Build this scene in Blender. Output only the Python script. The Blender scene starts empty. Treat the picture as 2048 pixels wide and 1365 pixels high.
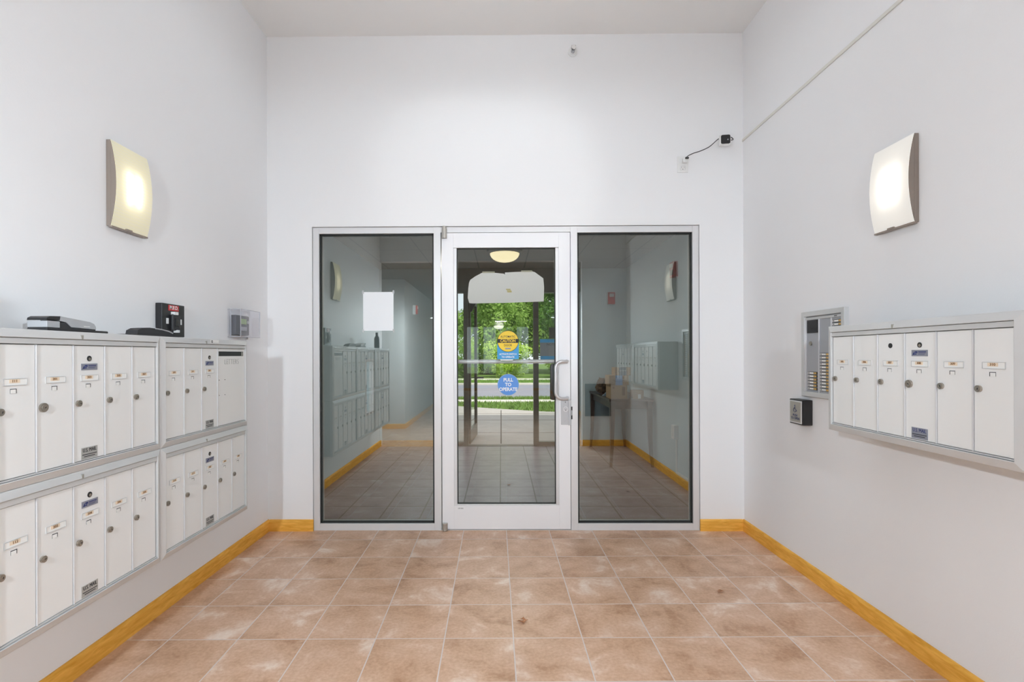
import bpy, bmesh, math, random
from mathutils import Vector, Matrix, noise
R = math.radians
C = bpy.context.scene.collection
sc = bpy.context.scene

# ------------------------------------------------------------------ camera, world, sun, exposure
F, VX, VY, H = 1024.0, 1002.0, 710.0, 1.257          # focal length in pixels, vanishing point, eye height
yaw, roll = 0.0086, -0.0034
cam = bpy.data.objects.new('camera', bpy.data.cameras.new('camera')); C.objects.link(cam)
M3 = (Matrix.Rotation(yaw, 3, 'Z') @ Matrix.Rotation(R(90), 3, 'X') @ Matrix.Rotation(roll, 3, 'Z'))
cam.matrix_world = Matrix.Translation((0, 0, H)) @ M3.to_4x4()
cd = M3.transposed() @ Vector((0, 1, 0))
cam.data.sensor_width = 36.0; cam.data.lens = F / 2048 * 36.0
cam.data.shift_x = (1024 + F * cd.x / (-cd.z) - VX) / 2048
cam.data.shift_y = -(682.5 - F * cd.y / (-cd.z) - VY) / 2048
cam.data.clip_start = 0.02; cam.data.clip_end = 300
sc.camera = cam
sc.view_settings.view_transform = 'Standard'; sc.view_settings.look = 'None'
sc.view_settings.exposure = 0.22; sc.view_settings.gamma = 1.0; sc.view_settings.use_curve_mapping = False
try:
    cy = sc.cycles
    cy.use_denoising = True; cy.max_bounces = 8; cy.diffuse_bounces = 5; cy.glossy_bounces = 4
    cy.transmission_bounces = 4; cy.transparent_max_bounces = 12; cy.caustics_reflective = False
    cy.sample_clamp_indirect = 6.0; cy.blur_glossy = 0.5
except Exception:
    pass
w = bpy.data.worlds.new('sky'); sc.world = w; w.use_nodes = True
bg = w.node_tree.nodes['Background']; bg.inputs[0].default_value = (0.86, 0.93, 1.0, 1); bg.inputs[1].default_value = 1.15
sun = bpy.data.objects.new('sun', bpy.data.lights.new('sun', 'SUN')); C.objects.link(sun)
sun.data.energy = 3.4; sun.data.angle = R(2); sun.data.color = (1, 0.95, 0.86)
sun.rotation_euler = Vector((-0.35, 0.55, -1.0)).to_track_quat('-Z', 'Y').to_euler()

def area(name, loc, sx, sy, power, color=(1, 1, 1), aim=(0, 0, -1), spread=180, parent=None):
    l = bpy.data.lights.new(name, 'AREA'); l.shape = 'RECTANGLE'; l.size = sx; l.size_y = sy
    l.energy = power; l.color = color; l.spread = R(spread)
    o = bpy.data.objects.new(name, l); C.objects.link(o); o.location = loc
    o.rotation_euler = Vector(aim).to_track_quat('-Z', 'Y').to_euler()
    if parent: o.parent = parent
    return o
COOL = (0.815, 0.915, 1.0)
def globe(name, loc, power, rad, color):
    l = bpy.data.lights.new(name, 'POINT'); l.energy = power; l.shadow_soft_size = rad; l.color = color
    o = bpy.data.objects.new(name, l); C.objects.link(o); o.location = loc; return o
area('ceiling_fill', (0.0, 2.25, 3.215), 1.15, 0.50, 3.5, COOL)  # unseen fill light, added to brighten the mail room
area('ceiling_upfill', (0.0, 2.25, 3.305), 1.15, 0.50, 11, COOL, (0, 0, 1))  # added upward fill that lifts the ceiling
globe('hall_fill_left', (-.975, -0.55, 1.80), 140, 0.045, COOL)  # hall fill lights, added to brighten the lower walls and floor
globe('hall_fill_right', (.89, -0.55, 1.80), 134, 0.045, COOL)
area('far_hall_glow', (0.0, -8.6, 2.30), 0.34, 0.34, 14, (1, 0.96, 0.88))
area('vestibule_glow', (0.03, 5.77, 2.275), 0.26, 0.26, 15, (1, 0.95, 0.82))
sp = bpy.data.lights.new('hall_spot', 'SPOT'); sp.energy = 50; sp.spot_size = R(25); sp.spot_blend = 0.5
sp.shadow_soft_size = 0.02; sp.color = (1, 0.99, 0.98)
spo = bpy.data.objects.new('hall_spot', sp); C.objects.link(spo); spo.location = (0.93, -0.40, 2.43)
spo.rotation_euler = Vector((-1.0, 4.06, 0.05)).to_track_quat('-Z', 'Y').to_euler()

# ------------------------------------------------------------------ helpers
def P(px, py, Y):
    return Vector(((px - VX) / F * Y, Y, H - (py - VY) / F * Y))

def tag(o, label=None, cat=None, group=None, kind=None):
    if label: o['label'] = label
    if cat: o['category'] = cat
    if group: o['group'] = group
    if kind: o['kind'] = kind
    return o

def thing(name, label, cat, loc=(0, 0, 0), rotz=0.0, group=None, kind=None):
    o = bpy.data.objects.new(name, None); C.objects.link(o); o.empty_display_size = 0.1
    o.location = loc; o.rotation_euler = (0, 0, rotz)
    return tag(o, label, cat, group, kind)

def copy_tree(o, parent=None):
    c = o.copy(); C.objects.link(c)
    if parent: c.parent = parent
    for ch in list(o.children): copy_tree(ch, c)
    return c

class MB:
    def __init__(s): s.bm = bmesh.new()
    def box(s, x0, x1, y0, y1, z0, z1, b=0.0, rot=None, piv=None):
        r = bmesh.ops.create_cube(s.bm, size=1.0); vs = r['verts']
        for v in vs:
            v.co = Vector((x0 + (v.co.x + .5) * (x1 - x0), y0 + (v.co.y + .5) * (y1 - y0), z0 + (v.co.z + .5) * (z1 - z0)))
        if b > 0:
            es = list({e for v in vs for e in v.link_edges})
            r = bmesh.ops.bevel(s.bm, geom=es, offset=b, segments=2, affect='EDGES', profile=0.6)
            vs = list({v for f in r['faces'] for v in f.verts} | {v for v in vs if v.is_valid})
        if rot:
            p = Vector(piv) if piv else Vector(((x0+x1)/2, (y0+y1)/2, (z0+z1)/2))
            for v in vs: v.co = rot @ (v.co - p) + p
        return s
    def cyl(s, c, axis, r, d, seg=24, r2=None):
        q = Vector(axis).normalized().to_track_quat('Z', 'Y').to_matrix().to_4x4()
        bmesh.ops.create_cone(s.bm, cap_ends=True, segments=seg, radius1=r, radius2=r if r2 is None else r2, depth=d,
                              matrix=Matrix.Translation(c) @ q)
        return s
    def poly(s, pts):
        vs = [s.bm.verts.new(p) for p in pts]
        return s.bm.faces.new(vs)
    def prism(s, pts, d):
        d = Vector(d); a = [s.bm.verts.new(p) for p in pts]; b = [s.bm.verts.new(Vector(p) + d) for p in pts]
        n = len(pts); s.bm.faces.new(a); s.bm.faces.new(b[::-1])
        for i in range(n): s.bm.faces.new([a[i], b[i], b[(i+1) % n], a[(i+1) % n]])
        return s
    def tube(s, pts, r, seg=10, cap=True):
        pts = [Vector(p) for p in pts]; rings = []
        up = Vector((0, 0, 1)); n = len(pts)
        t0 = (pts[1] - pts[0]).normalized()
        if abs(t0.dot(up)) > .9: up = Vector((1, 0, 0))
        side = t0.cross(up).normalized()
        for i, p in enumerate(pts):
            t = (pts[min(i+1, n-1)] - pts[max(i-1, 0)]).normalized()
            side = (side - t * side.dot(t)).normalized(); u = side.cross(t)
            rr = r(i) if callable(r) else r
            rings.append([s.bm.verts.new(p + (side * math.cos(a) + u * math.sin(a)) * rr) for a in [2*math.pi*k/seg for k in range(seg)]])
        for i in range(n-1):
            for k in range(seg):
                s.bm.faces.new([rings[i][k], rings[i][(k+1) % seg], rings[i+1][(k+1) % seg], rings[i+1][k]])
        if cap: s.bm.faces.new(rings[0][::-1]); s.bm.faces.new(rings[-1])
        return s
    def lathe(s, prof, c=(0, 0, 0), seg=32):
        c = Vector(c); rings = []
        for r, z in prof:
            rings.append([s.bm.verts.new(c + Vector((max(r, 1e-4) * math.cos(2*math.pi*k/seg), max(r, 1e-4) * math.sin(2*math.pi*k/seg), z))) for k in range(seg)])
        for i in range(len(rings)-1):
            for k in range(seg):
                s.bm.faces.new([rings[i][k], rings[i][(k+1) % seg], rings[i+1][(k+1) % seg], rings[i+1][k]])
        return s
    def build(s, name, mat, parent=None, smooth=False):
        bmesh.ops.recalc_face_normals(s.bm, faces=s.bm.faces[:])
        me = bpy.data.meshes.new(name); s.bm.to_mesh(me); s.bm.free()
        me.materials.append(mat)
        if smooth:
            for p in me.polygons: p.use_smooth = True
            try: me.set_sharp_from_angle(angle=R(35))
            except Exception: pass
        o = bpy.data.objects.new(name, me); C.objects.link(o)
        if parent: o.parent = parent
        return o

def struct(o, label):
    return tag(o, label, o.name.split('_')[0].split('.')[0], kind='structure')

_tc = {}
def text(name, s, size, loc, mat, parent=None, weight=0.0, sx=1.0, rotz=0.0, depth=0.0004, flat=False):
    """lettering as thin solid letters, upright and facing -y at rotz=0"""
    key = (s, size, weight, sx, depth)
    if key not in _tc:
        cu = bpy.data.curves.new('letters', 'FONT'); cu.body = s; cu.size = size; cu.align_x = 'CENTER'; cu.align_y = 'CENTER'
        cu.extrude = depth; cu.offset = weight * size; cu.resolution_u = 3; cu.space_line = 0.85
        to = bpy.data.objects.new('letters', cu); C.objects.link(to)
        bpy.context.view_layer.update()
        me = bpy.data.meshes.new_from_object(to.evaluated_get(bpy.context.evaluated_depsgraph_get()))
        bpy.data.objects.remove(to); bpy.data.curves.remove(cu)
        me.transform(Matrix.Diagonal((sx, 1, 1, 1)))
        me.transform(Matrix.Rotation(R(90), 4, 'X'))
        _tc[key] = me
    me = _tc[key].copy(); me.materials.clear(); me.materials.append(mat)
    o = bpy.data.objects.new(name, me); C.objects.link(o); o.location = loc; o.rotation_euler = (0, 0, rotz)
    if parent: o.parent = parent
    return o

# ------------------------------------------------------------------ materials
def newmat(name):
    m = bpy.data.materials.new(name); m.use_nodes = True
    return m, m.node_tree, m.node_tree.nodes['Principled BSDF']
def pm(name, col, rough=0.5, metal=0.0, var=0.0, vscale=20.0, bump=0.0, bscale=200.0, spec=0.5, emit=None, es=0.0, coat=0.0):
    m, nt, b = newmat(name)
    b.inputs['Base Color'].default_value = (*col, 1); b.inputs['Roughness'].default_value = rough
    b.inputs['Metallic'].default_value = metal; b.inputs['Specular IOR Level'].default_value = spec
    b.inputs['Coat Weight'].default_value = coat
    if emit: b.inputs['Emission Color'].default_value = (*emit, 1); b.inputs['Emission Strength'].default_value = es
    if var > 0 or bump > 0:
        tc = nt.nodes.new('ShaderNodeTexCoord')
    if var > 0:
        n = nt.nodes.new('ShaderNodeTexNoise'); n.inputs['Scale'].default_value = vscale; n.inputs['Detail'].default_value = 5
        mx = nt.nodes.new('ShaderNodeMix'); mx.data_type = 'RGBA'
        mx.inputs[6].default_value = (*[c * (1 - var) for c in col], 1); mx.inputs[7].default_value = (*[min(1, c * (1 + var)) for c in col], 1)
        nt.links.new(tc.outputs['Object'], n.inputs['Vector']); nt.links.new(n.outputs['Fac'], mx.inputs[0]); nt.links.new(mx.outputs[2], b.inputs['Base Color'])
    if bump > 0:
        n2 = nt.nodes.new('ShaderNodeTexNoise'); n2.inputs['Scale'].default_value = bscale; n2.inputs['Detail'].default_value = 3
        bp = nt.nodes.new('ShaderNodeBump'); bp.inputs['Strength'].default_value = bump; bp.inputs['Distance'].default_value = 0.002
        nt.links.new(tc.outputs['Object'], n2.inputs['Vector']); nt.links.new(n2.outputs['Fac'], bp.inputs['Height']); nt.links.new(bp.outputs[0], b.inputs['Normal'])
    return m

def tile_mat(name, cols, grout, size, mortar, org, rot, rough, fine, patch=1.0, bump=0.3):
    m, nt, b = newmat(name); N = nt.nodes; L = nt.links
    tc = N.new('ShaderNodeTexCoord'); mp = N.new('ShaderNodeMapping'); mp.vector_type = 'TEXTURE'
    mp.inputs['Location'].default_value = (org[0], org[1], 0); mp.inputs['Rotation'].default_value = (0, 0, rot)
    L.new(tc.outputs['Object'], mp.inputs['Vector'])
    br = N.new('ShaderNodeTexBrick'); br.offset = 0.0; br.squash = 1.0
    br.inputs['Scale'].default_value = 1.0; br.inputs['Brick Width'].default_value = size; br.inputs['Row Height'].default_value = size
    br.inputs['Mortar Size'].default_value = mortar; br.inputs['Mortar Smooth'].default_value = 0.2; br.inputs['Bias'].default_value = 0
    br.inputs['Color1'].default_value = (0, 0, 0, 1); br.inputs['Color2'].default_value = (1, 1, 1, 1); br.inputs['Mortar'].default_value = (.5, .5, .5, 1)
    L.new(mp.outputs[0], br.inputs['Vector'])
    # each tile shifts the cloud pattern so the veining breaks at the joints
    ad = N.new('ShaderNodeVectorMath'); ad.operation = 'MULTIPLY_ADD'
    ad.inputs[1].default_value = (3.7, 5.1, 2.3)
    L.new(br.outputs['Color'], ad.inputs[0]); L.new(mp.outputs[0], ad.inputs[2])
    n1 = N.new('ShaderNodeTexNoise'); n1.inputs['Scale'].default_value = 4.5 * patch; n1.inputs['Detail'].default_value = 9; n1.inputs['Roughness'].default_value = 0.62; n1.inputs['Distortion'].default_value = 0.4
    L.new(ad.outputs[0], n1.inputs['Vector'])
    cr = N.new('ShaderNodeValToRGB'); e = cr.color_ramp.elements
    e[0].position = 0.34; e[0].color = (*cols[0], 1); e[1].position = 0.69; e[1].color = (*cols[-1], 1)
    for i, c in enumerate(cols[1:-1]):
        k = e.new(0.34 + 0.35 * (i + 1) / (len(cols) - 1)); k.color = (*c, 1)
    L.new(n1.outputs['Fac'], cr.inputs[0])
    n2 = N.new('ShaderNodeTexNoise'); n2.inputs['Scale'].default_value = fine; n2.inputs['Detail'].default_value = 6
    L.new(mp.outputs[0], n2.inputs['Vector'])
    hs = N.new('ShaderNodeMix'); hs.data_type = 'RGBA'; hs.blend_type = 'SOFT_LIGHT'; hs.inputs[0].default_value = 0.55
    L.new(cr.outputs[0], hs.inputs[6]); L.new(n2.outputs['Fac'], hs.inputs[7])
    mx = N.new('ShaderNodeMix'); mx.data_type = 'RGBA'; mx.inputs[7].default_value = (*grout, 1)
    L.new(br.outputs['Fac'], mx.inputs[0]); L.new(hs.outputs[2], mx.inputs[6]); L.new(mx.outputs[2], b.inputs['Base Color'])
    b.inputs['Roughness'].default_value = rough
    iv = N.new('ShaderNodeMath'); iv.operation = 'MULTIPLY_ADD'; iv.inputs[1].default_value = -1.0
    sc2 = N.new('ShaderNodeMath'); sc2.operation = 'MULTIPLY'; sc2.inputs[1].default_value = 0.25
    L.new(br.outputs['Fac'], iv.inputs[0]); L.new(n2.outputs['Fac'], sc2.inputs[0]); L.new(sc2.outputs[0], iv.inputs[2])
    bp = N.new('ShaderNodeBump'); bp.inputs['Strength'].default_value = bump; bp.inputs['Distance'].default_value = 0.003
    L.new(iv.outputs[0], bp.inputs['Height']); L.new(bp.outputs[0], b.inputs['Normal'])
    return m

def wood_mat(name, c0, c1, sc_=(1, 1, 1), rough=0.4):
    m, nt, b = newmat(name); N = nt.nodes; L = nt.links
    tc = N.new('ShaderNodeTexCoord'); mp = N.new('ShaderNodeMapping'); mp.inputs['Scale'].default_value = sc_
    n = N.new('ShaderNodeTexNoise'); n.inputs['Scale'].default_value = 5; n.inputs['Detail'].default_value = 8; n.inputs['Distortion'].default_value = .6
    cr = N.new('ShaderNodeValToRGB'); cr.color_ramp.elements[0].position = .3; cr.color_ramp.elements[1].position = .7
    cr.color_ramp.elements[0].color = (*c0, 1); cr.color_ramp.elements[1].color = (*c1, 1)
    L.new(tc.outputs['Object'], mp.inputs[0]); L.new(mp.outputs[0], n.inputs['Vector']); L.new(n.outputs['Fac'], cr.inputs[0]); L.new(cr.outputs[0], b.inputs['Base Color'])
    b.inputs['Roughness'].default_value = rough; b.inputs['Specular IOR Level'].default_value = 0.15
    return m

def glass_mat(name, refl, tint, gcol=(0.95, 1.0, 0.96)):
    m, nt, b = newmat(name); N = nt.nodes; L = nt.links; N.remove(b)
    out = N['Material Output']; ge = N.new('ShaderNodeNewGeometry')
    lw = N.new('ShaderNodeFresnel'); lw.inputs[0].default_value = 1.45
    ma = N.new('ShaderNodeMath'); ma.operation = 'ADD'; ma.inputs[1].default_value = refl - 0.034; L.new(lw.outputs[0], ma.inputs[0])
    iv = N.new('ShaderNodeMath'); iv.operation = 'SUBTRACT'; iv.inputs[0].default_value = 1.0; L.new(ge.outputs['Backfacing'], iv.inputs[1])
    mu = N.new('ShaderNodeMath'); mu.operation = 'MULTIPLY'; mu.use_clamp = True; L.new(ma.outputs[0], mu.inputs[0]); L.new(iv.outputs[0], mu.inputs[1])
    tr = N.new('ShaderNodeBsdfTransparent'); gl = N.new('ShaderNodeBsdfGlossy'); gl.inputs['Roughness'].default_value = 0.0
    gl.inputs['Color'].default_value = (*gcol, 1)
    cm = N.new('ShaderNodeMix'); cm.data_type = 'RGBA'; cm.inputs[6].default_value = (*tint, 1); cm.inputs[7].default_value = (1, 1, 1, 1)
    L.new(ge.outputs['Backfacing'], cm.inputs[0]); L.new(cm.outputs[2], tr.inputs[0])
    mx = N.new('ShaderNodeMixShader'); L.new(mu.outputs[0], mx.inputs[0]); L.new(tr.outputs[0], mx.inputs[1]); L.new(gl.outputs[0], mx.inputs[2])
    L.new(mx.outputs[0], out.inputs[0])
    return m

def paper_mat(name, col, through, veil):
    """thin paper: diffuse both ways, a share of light passes straight through"""
    m, nt, b = newmat(name); N = nt.nodes; L = nt.links; N.remove(b); out = N['Material Output']
    d = N.new('ShaderNodeBsdfDiffuse'); d.inputs[0].default_value = (*col, 1)
    t = N.new('ShaderNodeBsdfTranslucent'); t.inputs[0].default_value = (*col, 1)
    x = N.new('ShaderNodeMixShader'); x.inputs[0].default_value = through; L.new(d.outputs[0], x.inputs[1]); L.new(t.outputs[0], x.inputs[2])
    tr = N.new('ShaderNodeBsdfTransparent'); y = N.new('ShaderNodeMixShader'); y.inputs[0].default_value = veil
    L.new(x.outputs[0], y.inputs[1]); L.new(tr.outputs[0], y.inputs[2]); L.new(y.outputs[0], out.inputs[0])
    return m

def shade_mat(name, col, es):
    m, nt, b = newmat(name); N = nt.nodes; L = nt.links; N.remove(b); out = N['Material Output']
    t = N.new('ShaderNodeBsdfTranslucent'); d = N.new('ShaderNodeBsdfDiffuse')
    wv = N.new('ShaderNodeTexWave'); wv.wave_type = 'BANDS'; wv.bands_direction = 'Z'; wv.inputs['Scale'].default_value = 22; wv.inputs['Distortion'].default_value = 1.0
    tc = N.new('ShaderNodeTexCoord'); L.new(tc.outputs['Object'], wv.inputs[0])
    cm = N.new('ShaderNodeMix'); cm.data_type = 'RGBA'; cm.inputs[6].default_value = (*[c * .93 for c in col], 1); cm.inputs[7].default_value = (*col, 1)
    L.new(wv.outputs['Fac'], cm.inputs[0]); L.new(cm.outputs[2], t.inputs[0]); L.new(cm.outputs[2], d.inputs[0])
    x = N.new('ShaderNodeMixShader'); x.inputs[0].default_value = .6; L.new(d.outputs[0], x.inputs[1]); L.new(t.outputs[0], x.inputs[2])
    e = N.new('ShaderNodeEmission'); e.inputs[0].default_value = (*col, 1); e.inputs[1].default_value = es
    a = N.new('ShaderNodeAddShader'); L.new(x.outputs[0], a.inputs[0]); L.new(e.outputs[0], a.inputs[1]); L.new(a.outputs[0], out.inputs[0])
    return m

M = {}
M['wall'] = pm('painted_wall', (0.875, 0.875, 0.885), 0.62, bump=0.12, bscale=160, spec=0.3)
M['vwall'] = pm('vestibule_paint', (0.54, 0.66, 0.70), 0.6, bump=0.1, bscale=160, spec=0.3)
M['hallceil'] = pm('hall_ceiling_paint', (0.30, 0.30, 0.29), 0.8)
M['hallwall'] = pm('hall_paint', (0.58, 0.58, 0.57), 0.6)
M['ceil'] = pm('ceiling_paint', (0.88, 0.88, 0.875), 0.75)
M['oak'] = wood_mat('honey_oak', (0.74, 0.35, 0.045), (0.95, 0.53, 0.11), (2, 2, 14), 0.5)
M['alu'] = pm('anodised_aluminium', (0.74, 0.74, 0.75), 0.42, 0.25, var=0.02, vscale=8)
M['alu_d'] = pm('dull_aluminium', (0.66, 0.665, 0.665), 0.42, 0.30, var=0.03, vscale=12)
M['door_w'] = pm('white_door_metal', (0.87, 0.87, 0.89), 0.45, 0.05)
M['mail'] = pm('pearl_mailbox_paint', (0.86, 0.86, 0.85), 0.40, 0.10, bump=0.05, bscale=300)
M['mailbody'] = pm('mailbox_steel', (0.50, 0.51, 0.50), 0.5, 0.2)
M['brass'] = pm('worn_nickel', (0.40, 0.36, 0.31), 0.35, 0.75, var=0.2, vscale=120)
M['black'] = pm('black_plastic', (0.018, 0.018, 0.02), 0.4)
M['softblack'] = pm('dark_rubber', (0.03, 0.03, 0.033), 0.6)
M['gask'] = pm('gasket_rubber', (0.012, 0.014, 0.013), 0.6)
M['white'] = pm('white_plastic', (0.82, 0.82, 0.81), 0.4)
M['card'] = pm('white_card', (0.86, 0.86, 0.84), 0.6)
M['orange_card'] = pm('peach_label', (0.82, 0.68, 0.52), 0.6)
M['ink'] = pm('brown_ink', (0.22, 0.11, 0.04), 0.6)
M['blackink'] = pm('black_ink', (0.02, 0.02, 0.025), 0.6)
M['blueink'] = pm('blue_ink', (0.02, 0.035, 0.16), 0.5)
M['whiteink'] = pm('white_print', (0.85, 0.87, 0.88), 0.5)
M['greyink'] = pm('grey_ink', (0.33, 0.33, 0.33), 0.6)
M['plate'] = pm('engraved_plate', (0.33, 0.34, 0.40), 0.4, 0.4)
M['plate2'] = pm('silver_mail_plate', (0.50, 0.50, 0.48), 0.4, 0.4)
M['bronze'] = pm('bronze_grey_metal', (0.32, 0.27, 0.235), 0.45, 0.3)
M['dbronze'] = pm('dark_bronze_frame', (0.050, 0.045, 0.036), 0.4, 0.2)
M['glass'] = glass_mat('reflective_glass', 0.235, (0.64, 0.67, 0.66))
M['dglass'] = glass_mat('door_glass', 0.14, (0.93, 0.95, 0.94))
M['oglass'] = glass_mat('outer_glass', 0.07, (0.84, 0.88, 0.86))
M['acrylic'] = glass_mat('clear_acrylic', 0.10, (0.94, 0.94, 0.97), (1, 1, 1))
M['shade'] = shade_mat('warm_alabaster', (1.0, 0.96, 0.74), 0.27)
M['shade2'] = shade_mat('frosted_white_glass', (1.0, 0.99, 0.95), 0.34)
M['tile'] = tile_mat('terracotta_tile', [(0.47, 0.265, 0.155), (0.61, 0.38, 0.245), (0.69, 0.455, 0.315), (0.86, 0.70, 0.58)],
                     (0.71, 0.62, 0.58), 0.305, 0.0029, (0.036, 3.490), 0.012, 0.42, 70)
M['vtile'] = tile_mat('grey_tile', [(0.20, 0.175, 0.215), (0.245, 0.215, 0.265), (0.295, 0.26, 0.315)],
                      (0.035, 0.03, 0.035), 0.310, 0.0065, (-0.010, 7.03), 0.0, 0.30, 90, bump=0.2)
M['concrete'] = pm('concrete_walk', (0.42, 0.39, 0.36), 0.85, var=0.12, vscale=3, bump=0.2, bscale=80)
M['road'] = pm('asphalt', (0.24, 0.24, 0.28), 0.9, var=0.08, vscale=4)
M['kerb'] = pm('pale_concrete', (0.66, 0.62, 0.54), 0.85, var=0.08, vscale=4)
M['grass'] = pm('lawn', (0.13, 0.22, 0.035), 0.9, var=0.45, vscale=9, bump=0.5, bscale=60)
M['blade'] = pm('grass_blades', (0.16, 0.30, 0.04), 0.7, var=0.3, vscale=6)
M['card_b'] = pm('cardboard', (0.50, 0.34, 0.20), 0.8, var=0.08, vscale=14)
M['tape_b'] = pm('blue_parcel_tape', (0.16, 0.36, 0.72), 0.25)
M['tape_d'] = pm('teal_parcel_tape', (0.035, 0.11, 0.16), 0.3)
M['dwood'] = wood_mat('dark_espresso_wood', (0.050, 0.030, 0.026), (0.085, 0.052, 0.045), (1, 1, 8), 0.3)
M['yellow'] = pm('yellow_vinyl', (0.90, 0.62, 0.01), 0.4)
M['blue'] = pm('blue_vinyl', (0.03, 0.32, 0.68), 0.4)
M['pblue'] = pm('pale_blue_vinyl', (0.10, 0.30, 0.76), 0.4)
M['red'] = pm('red_plastic', (0.55, 0.03, 0.035), 0.35)
M['salmon'] = pm('red_sign_face', (0.75, 0.10, 0.07), 0.35)
M['steel'] = pm('brushed_steel', (0.50, 0.48, 0.44), 0.38, 0.7, var=0.08, vscale=60)
M['silver'] = pm('silver_plastic', (0.52, 0.53, 0.55), 0.35, 0.3)
M['dgrey'] = pm('charcoal_plastic', (0.075, 0.08, 0.095), 0.45)
M['lcd'] = pm('green_display', (0.28, 0.42, 0.16), 0.3)
M['amber'] = pm('amber_button', (0.62, 0.40, 0.14), 0.4)
M['cloth_tan'] = pm('brown_wrapping', (0.13, 0.065, 0.025), 0.7, var=0.4, vscale=20)
M['ltblue'] = pm('pale_blue_wrap', (0.35, 0.48, 0.60), 0.4)
M['bark'] = pm('bark', (0.10, 0.075, 0.055), 0.9, var=0.2, vscale=10)
M['tilec'] = None
M['sheet'] = paper_mat('thin_paper', (0.97, 0.96, 0.94), 0.16, 0.09)
M['notice'] = pm('printer_paper', (0.90, 0.93, 0.96), 0.6)
M['leafdry'] = pm('dry_leaf_brown', (0.42, 0.19, 0.09), 0.8)

def leaf_mat(name, c):
    m, nt, b = newmat(name); N = nt.nodes; L = nt.links; N.remove(b); out = N['Material Output']
    tc = N.new('ShaderNodeTexCoord'); n = N.new('ShaderNodeTexNoise'); n.inputs['Scale'].default_value = 1.1; n.inputs['Detail'].default_value = 4
    L.new(tc.outputs['Object'], n.inputs[0])
    mx = N.new('ShaderNodeMix'); mx.data_type = 'RGBA'; mx.inputs[6].default_value = (*[k * .55 for k in c], 1); mx.inputs[7].default_value = (*[min(1, k * 1.5) for k in c], 1)
    L.new(n.outputs['Fac'], mx.inputs[0])
    d = N.new('ShaderNodeBsdfDiffuse'); t = N.new('ShaderNodeBsdfTranslucent'); x = N.new('ShaderNodeMixShader'); x.inputs[0].default_value = .45
    L.new(mx.outputs[2], d.inputs[0]); L.new(mx.outputs[2], t.inputs[0]); L.new(d.outputs[0], x.inputs[1]); L.new(t.outputs[0], x.inputs[2]); L.new(x.outputs[0], out.inputs[0])
    return m
M['leaf1'] = leaf_mat('leaves_mid_green', (0.33, 0.50, 0.13))
M['leaf2'] = leaf_mat('leaves_deep_green', (0.20, 0.36, 0.10))
M['leaf3'] = leaf_mat('leaves_lime_green', (0.52, 0.68, 0.14))

def grid_ceiling():
    m, nt, b = newmat('acoustic_grid_ceiling'); N = nt.nodes; L = nt.links
    tc = N.new('ShaderNodeTexCoord'); mp = N.new('ShaderNodeMapping'); mp.vector_type = 'TEXTURE'; mp.inputs['Location'].default_value = (-1.527, 3.9, 0)
    br = N.new('ShaderNodeTexBrick'); br.offset = 0; br.inputs['Scale'].default_value = 1
    br.inputs['Brick Width'].default_value = .615; br.inputs['Row Height'].default_value = .615; br.inputs['Mortar Size'].default_value = .008
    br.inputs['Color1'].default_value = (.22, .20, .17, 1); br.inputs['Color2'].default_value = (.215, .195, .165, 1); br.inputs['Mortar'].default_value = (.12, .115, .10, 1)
    L.new(tc.outputs['Object'], mp.inputs[0]); L.new(mp.outputs[0], br.inputs['Vector']); L.new(br.outputs['Color'], b.inputs['Base Color'])
    b.inputs['Roughness'].default_value = .8
    return m
M['tilec'] = grid_ceiling()

# ------------------------------------------------------------------ room shell
XL, XR, YB, YF, ZC = -1.672, 1.725, 3.655, 0.32, 3.541
OX0, OX1, OZ = -1.351, 1.415, 2.178                    # opening for the glazed screen
def sbox(name, label, m, *bx, b=0.0):
    mb = MB()
    for q in bx: mb.box(*q, b=b)
    return struct(mb.build(name, m), label)
sbox('floor', 'terracotta square tile floor of the mail room', M['tile'], (-3.2, 3.2, -10.8, 3.715, -0.10, 0.0))
sbox('floor_vestibule', 'grey square tile floor of the vestibule', M['vtile'], (-1.9, 1.95, 3.715, 7.06, -0.10, 0.0))
sbox('wall_left', 'white painted wall behind the left mailboxes', M['wall'], (XL - 0.1, XL, YF, YB + .15, 0, ZC))
sbox('wall_right', 'white painted wall behind the right mailboxes', M['wall'], (XR, XR + 0.1, YF, YB + .15, 0, ZC))
sbox('wall_back', 'white painted wall with the glazed entrance screen', M['wall'],
     (XL, OX0, YB, YB + .15, 0, ZC), (OX1, XR, YB, YB + .15, 0, ZC), (OX0, OX1, YB, YB + .15, OZ, ZC))
sbox('ceiling', 'white ceiling of the mail room', M['ceil'], (XL - .1, XR + .1, YF - .1, YB + .15, ZC, ZC + .12))
sbox('wall_header', 'white bulkhead over the hall opening', M['wall'], (XL - .1, XR + .1, YF - .1, YF, 2.55, ZC))
sbox('wall_front_right', 'white return wall at the hall opening', M['wall'], (1.12, 3.1, YF - .1, YF, 0, 2.55))
sbox('wall_front_left', 'white wall running left from the hall opening', M['wall'], (-3.1, XL, YF - .1, YF, 0, 2.55))
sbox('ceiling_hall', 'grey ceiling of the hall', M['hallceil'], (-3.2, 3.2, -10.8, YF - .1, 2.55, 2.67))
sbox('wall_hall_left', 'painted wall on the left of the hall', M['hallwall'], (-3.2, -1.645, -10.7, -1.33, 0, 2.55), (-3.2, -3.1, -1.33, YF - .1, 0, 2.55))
sbox('wall_hall_right', 'painted wall on the right of the hall', M['hallwall'], (1.645, 3.2, -10.7, -1.33, 0, 2.55), (3.1, 3.2, -1.33, YF - .1, 0, 2.55))
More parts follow.
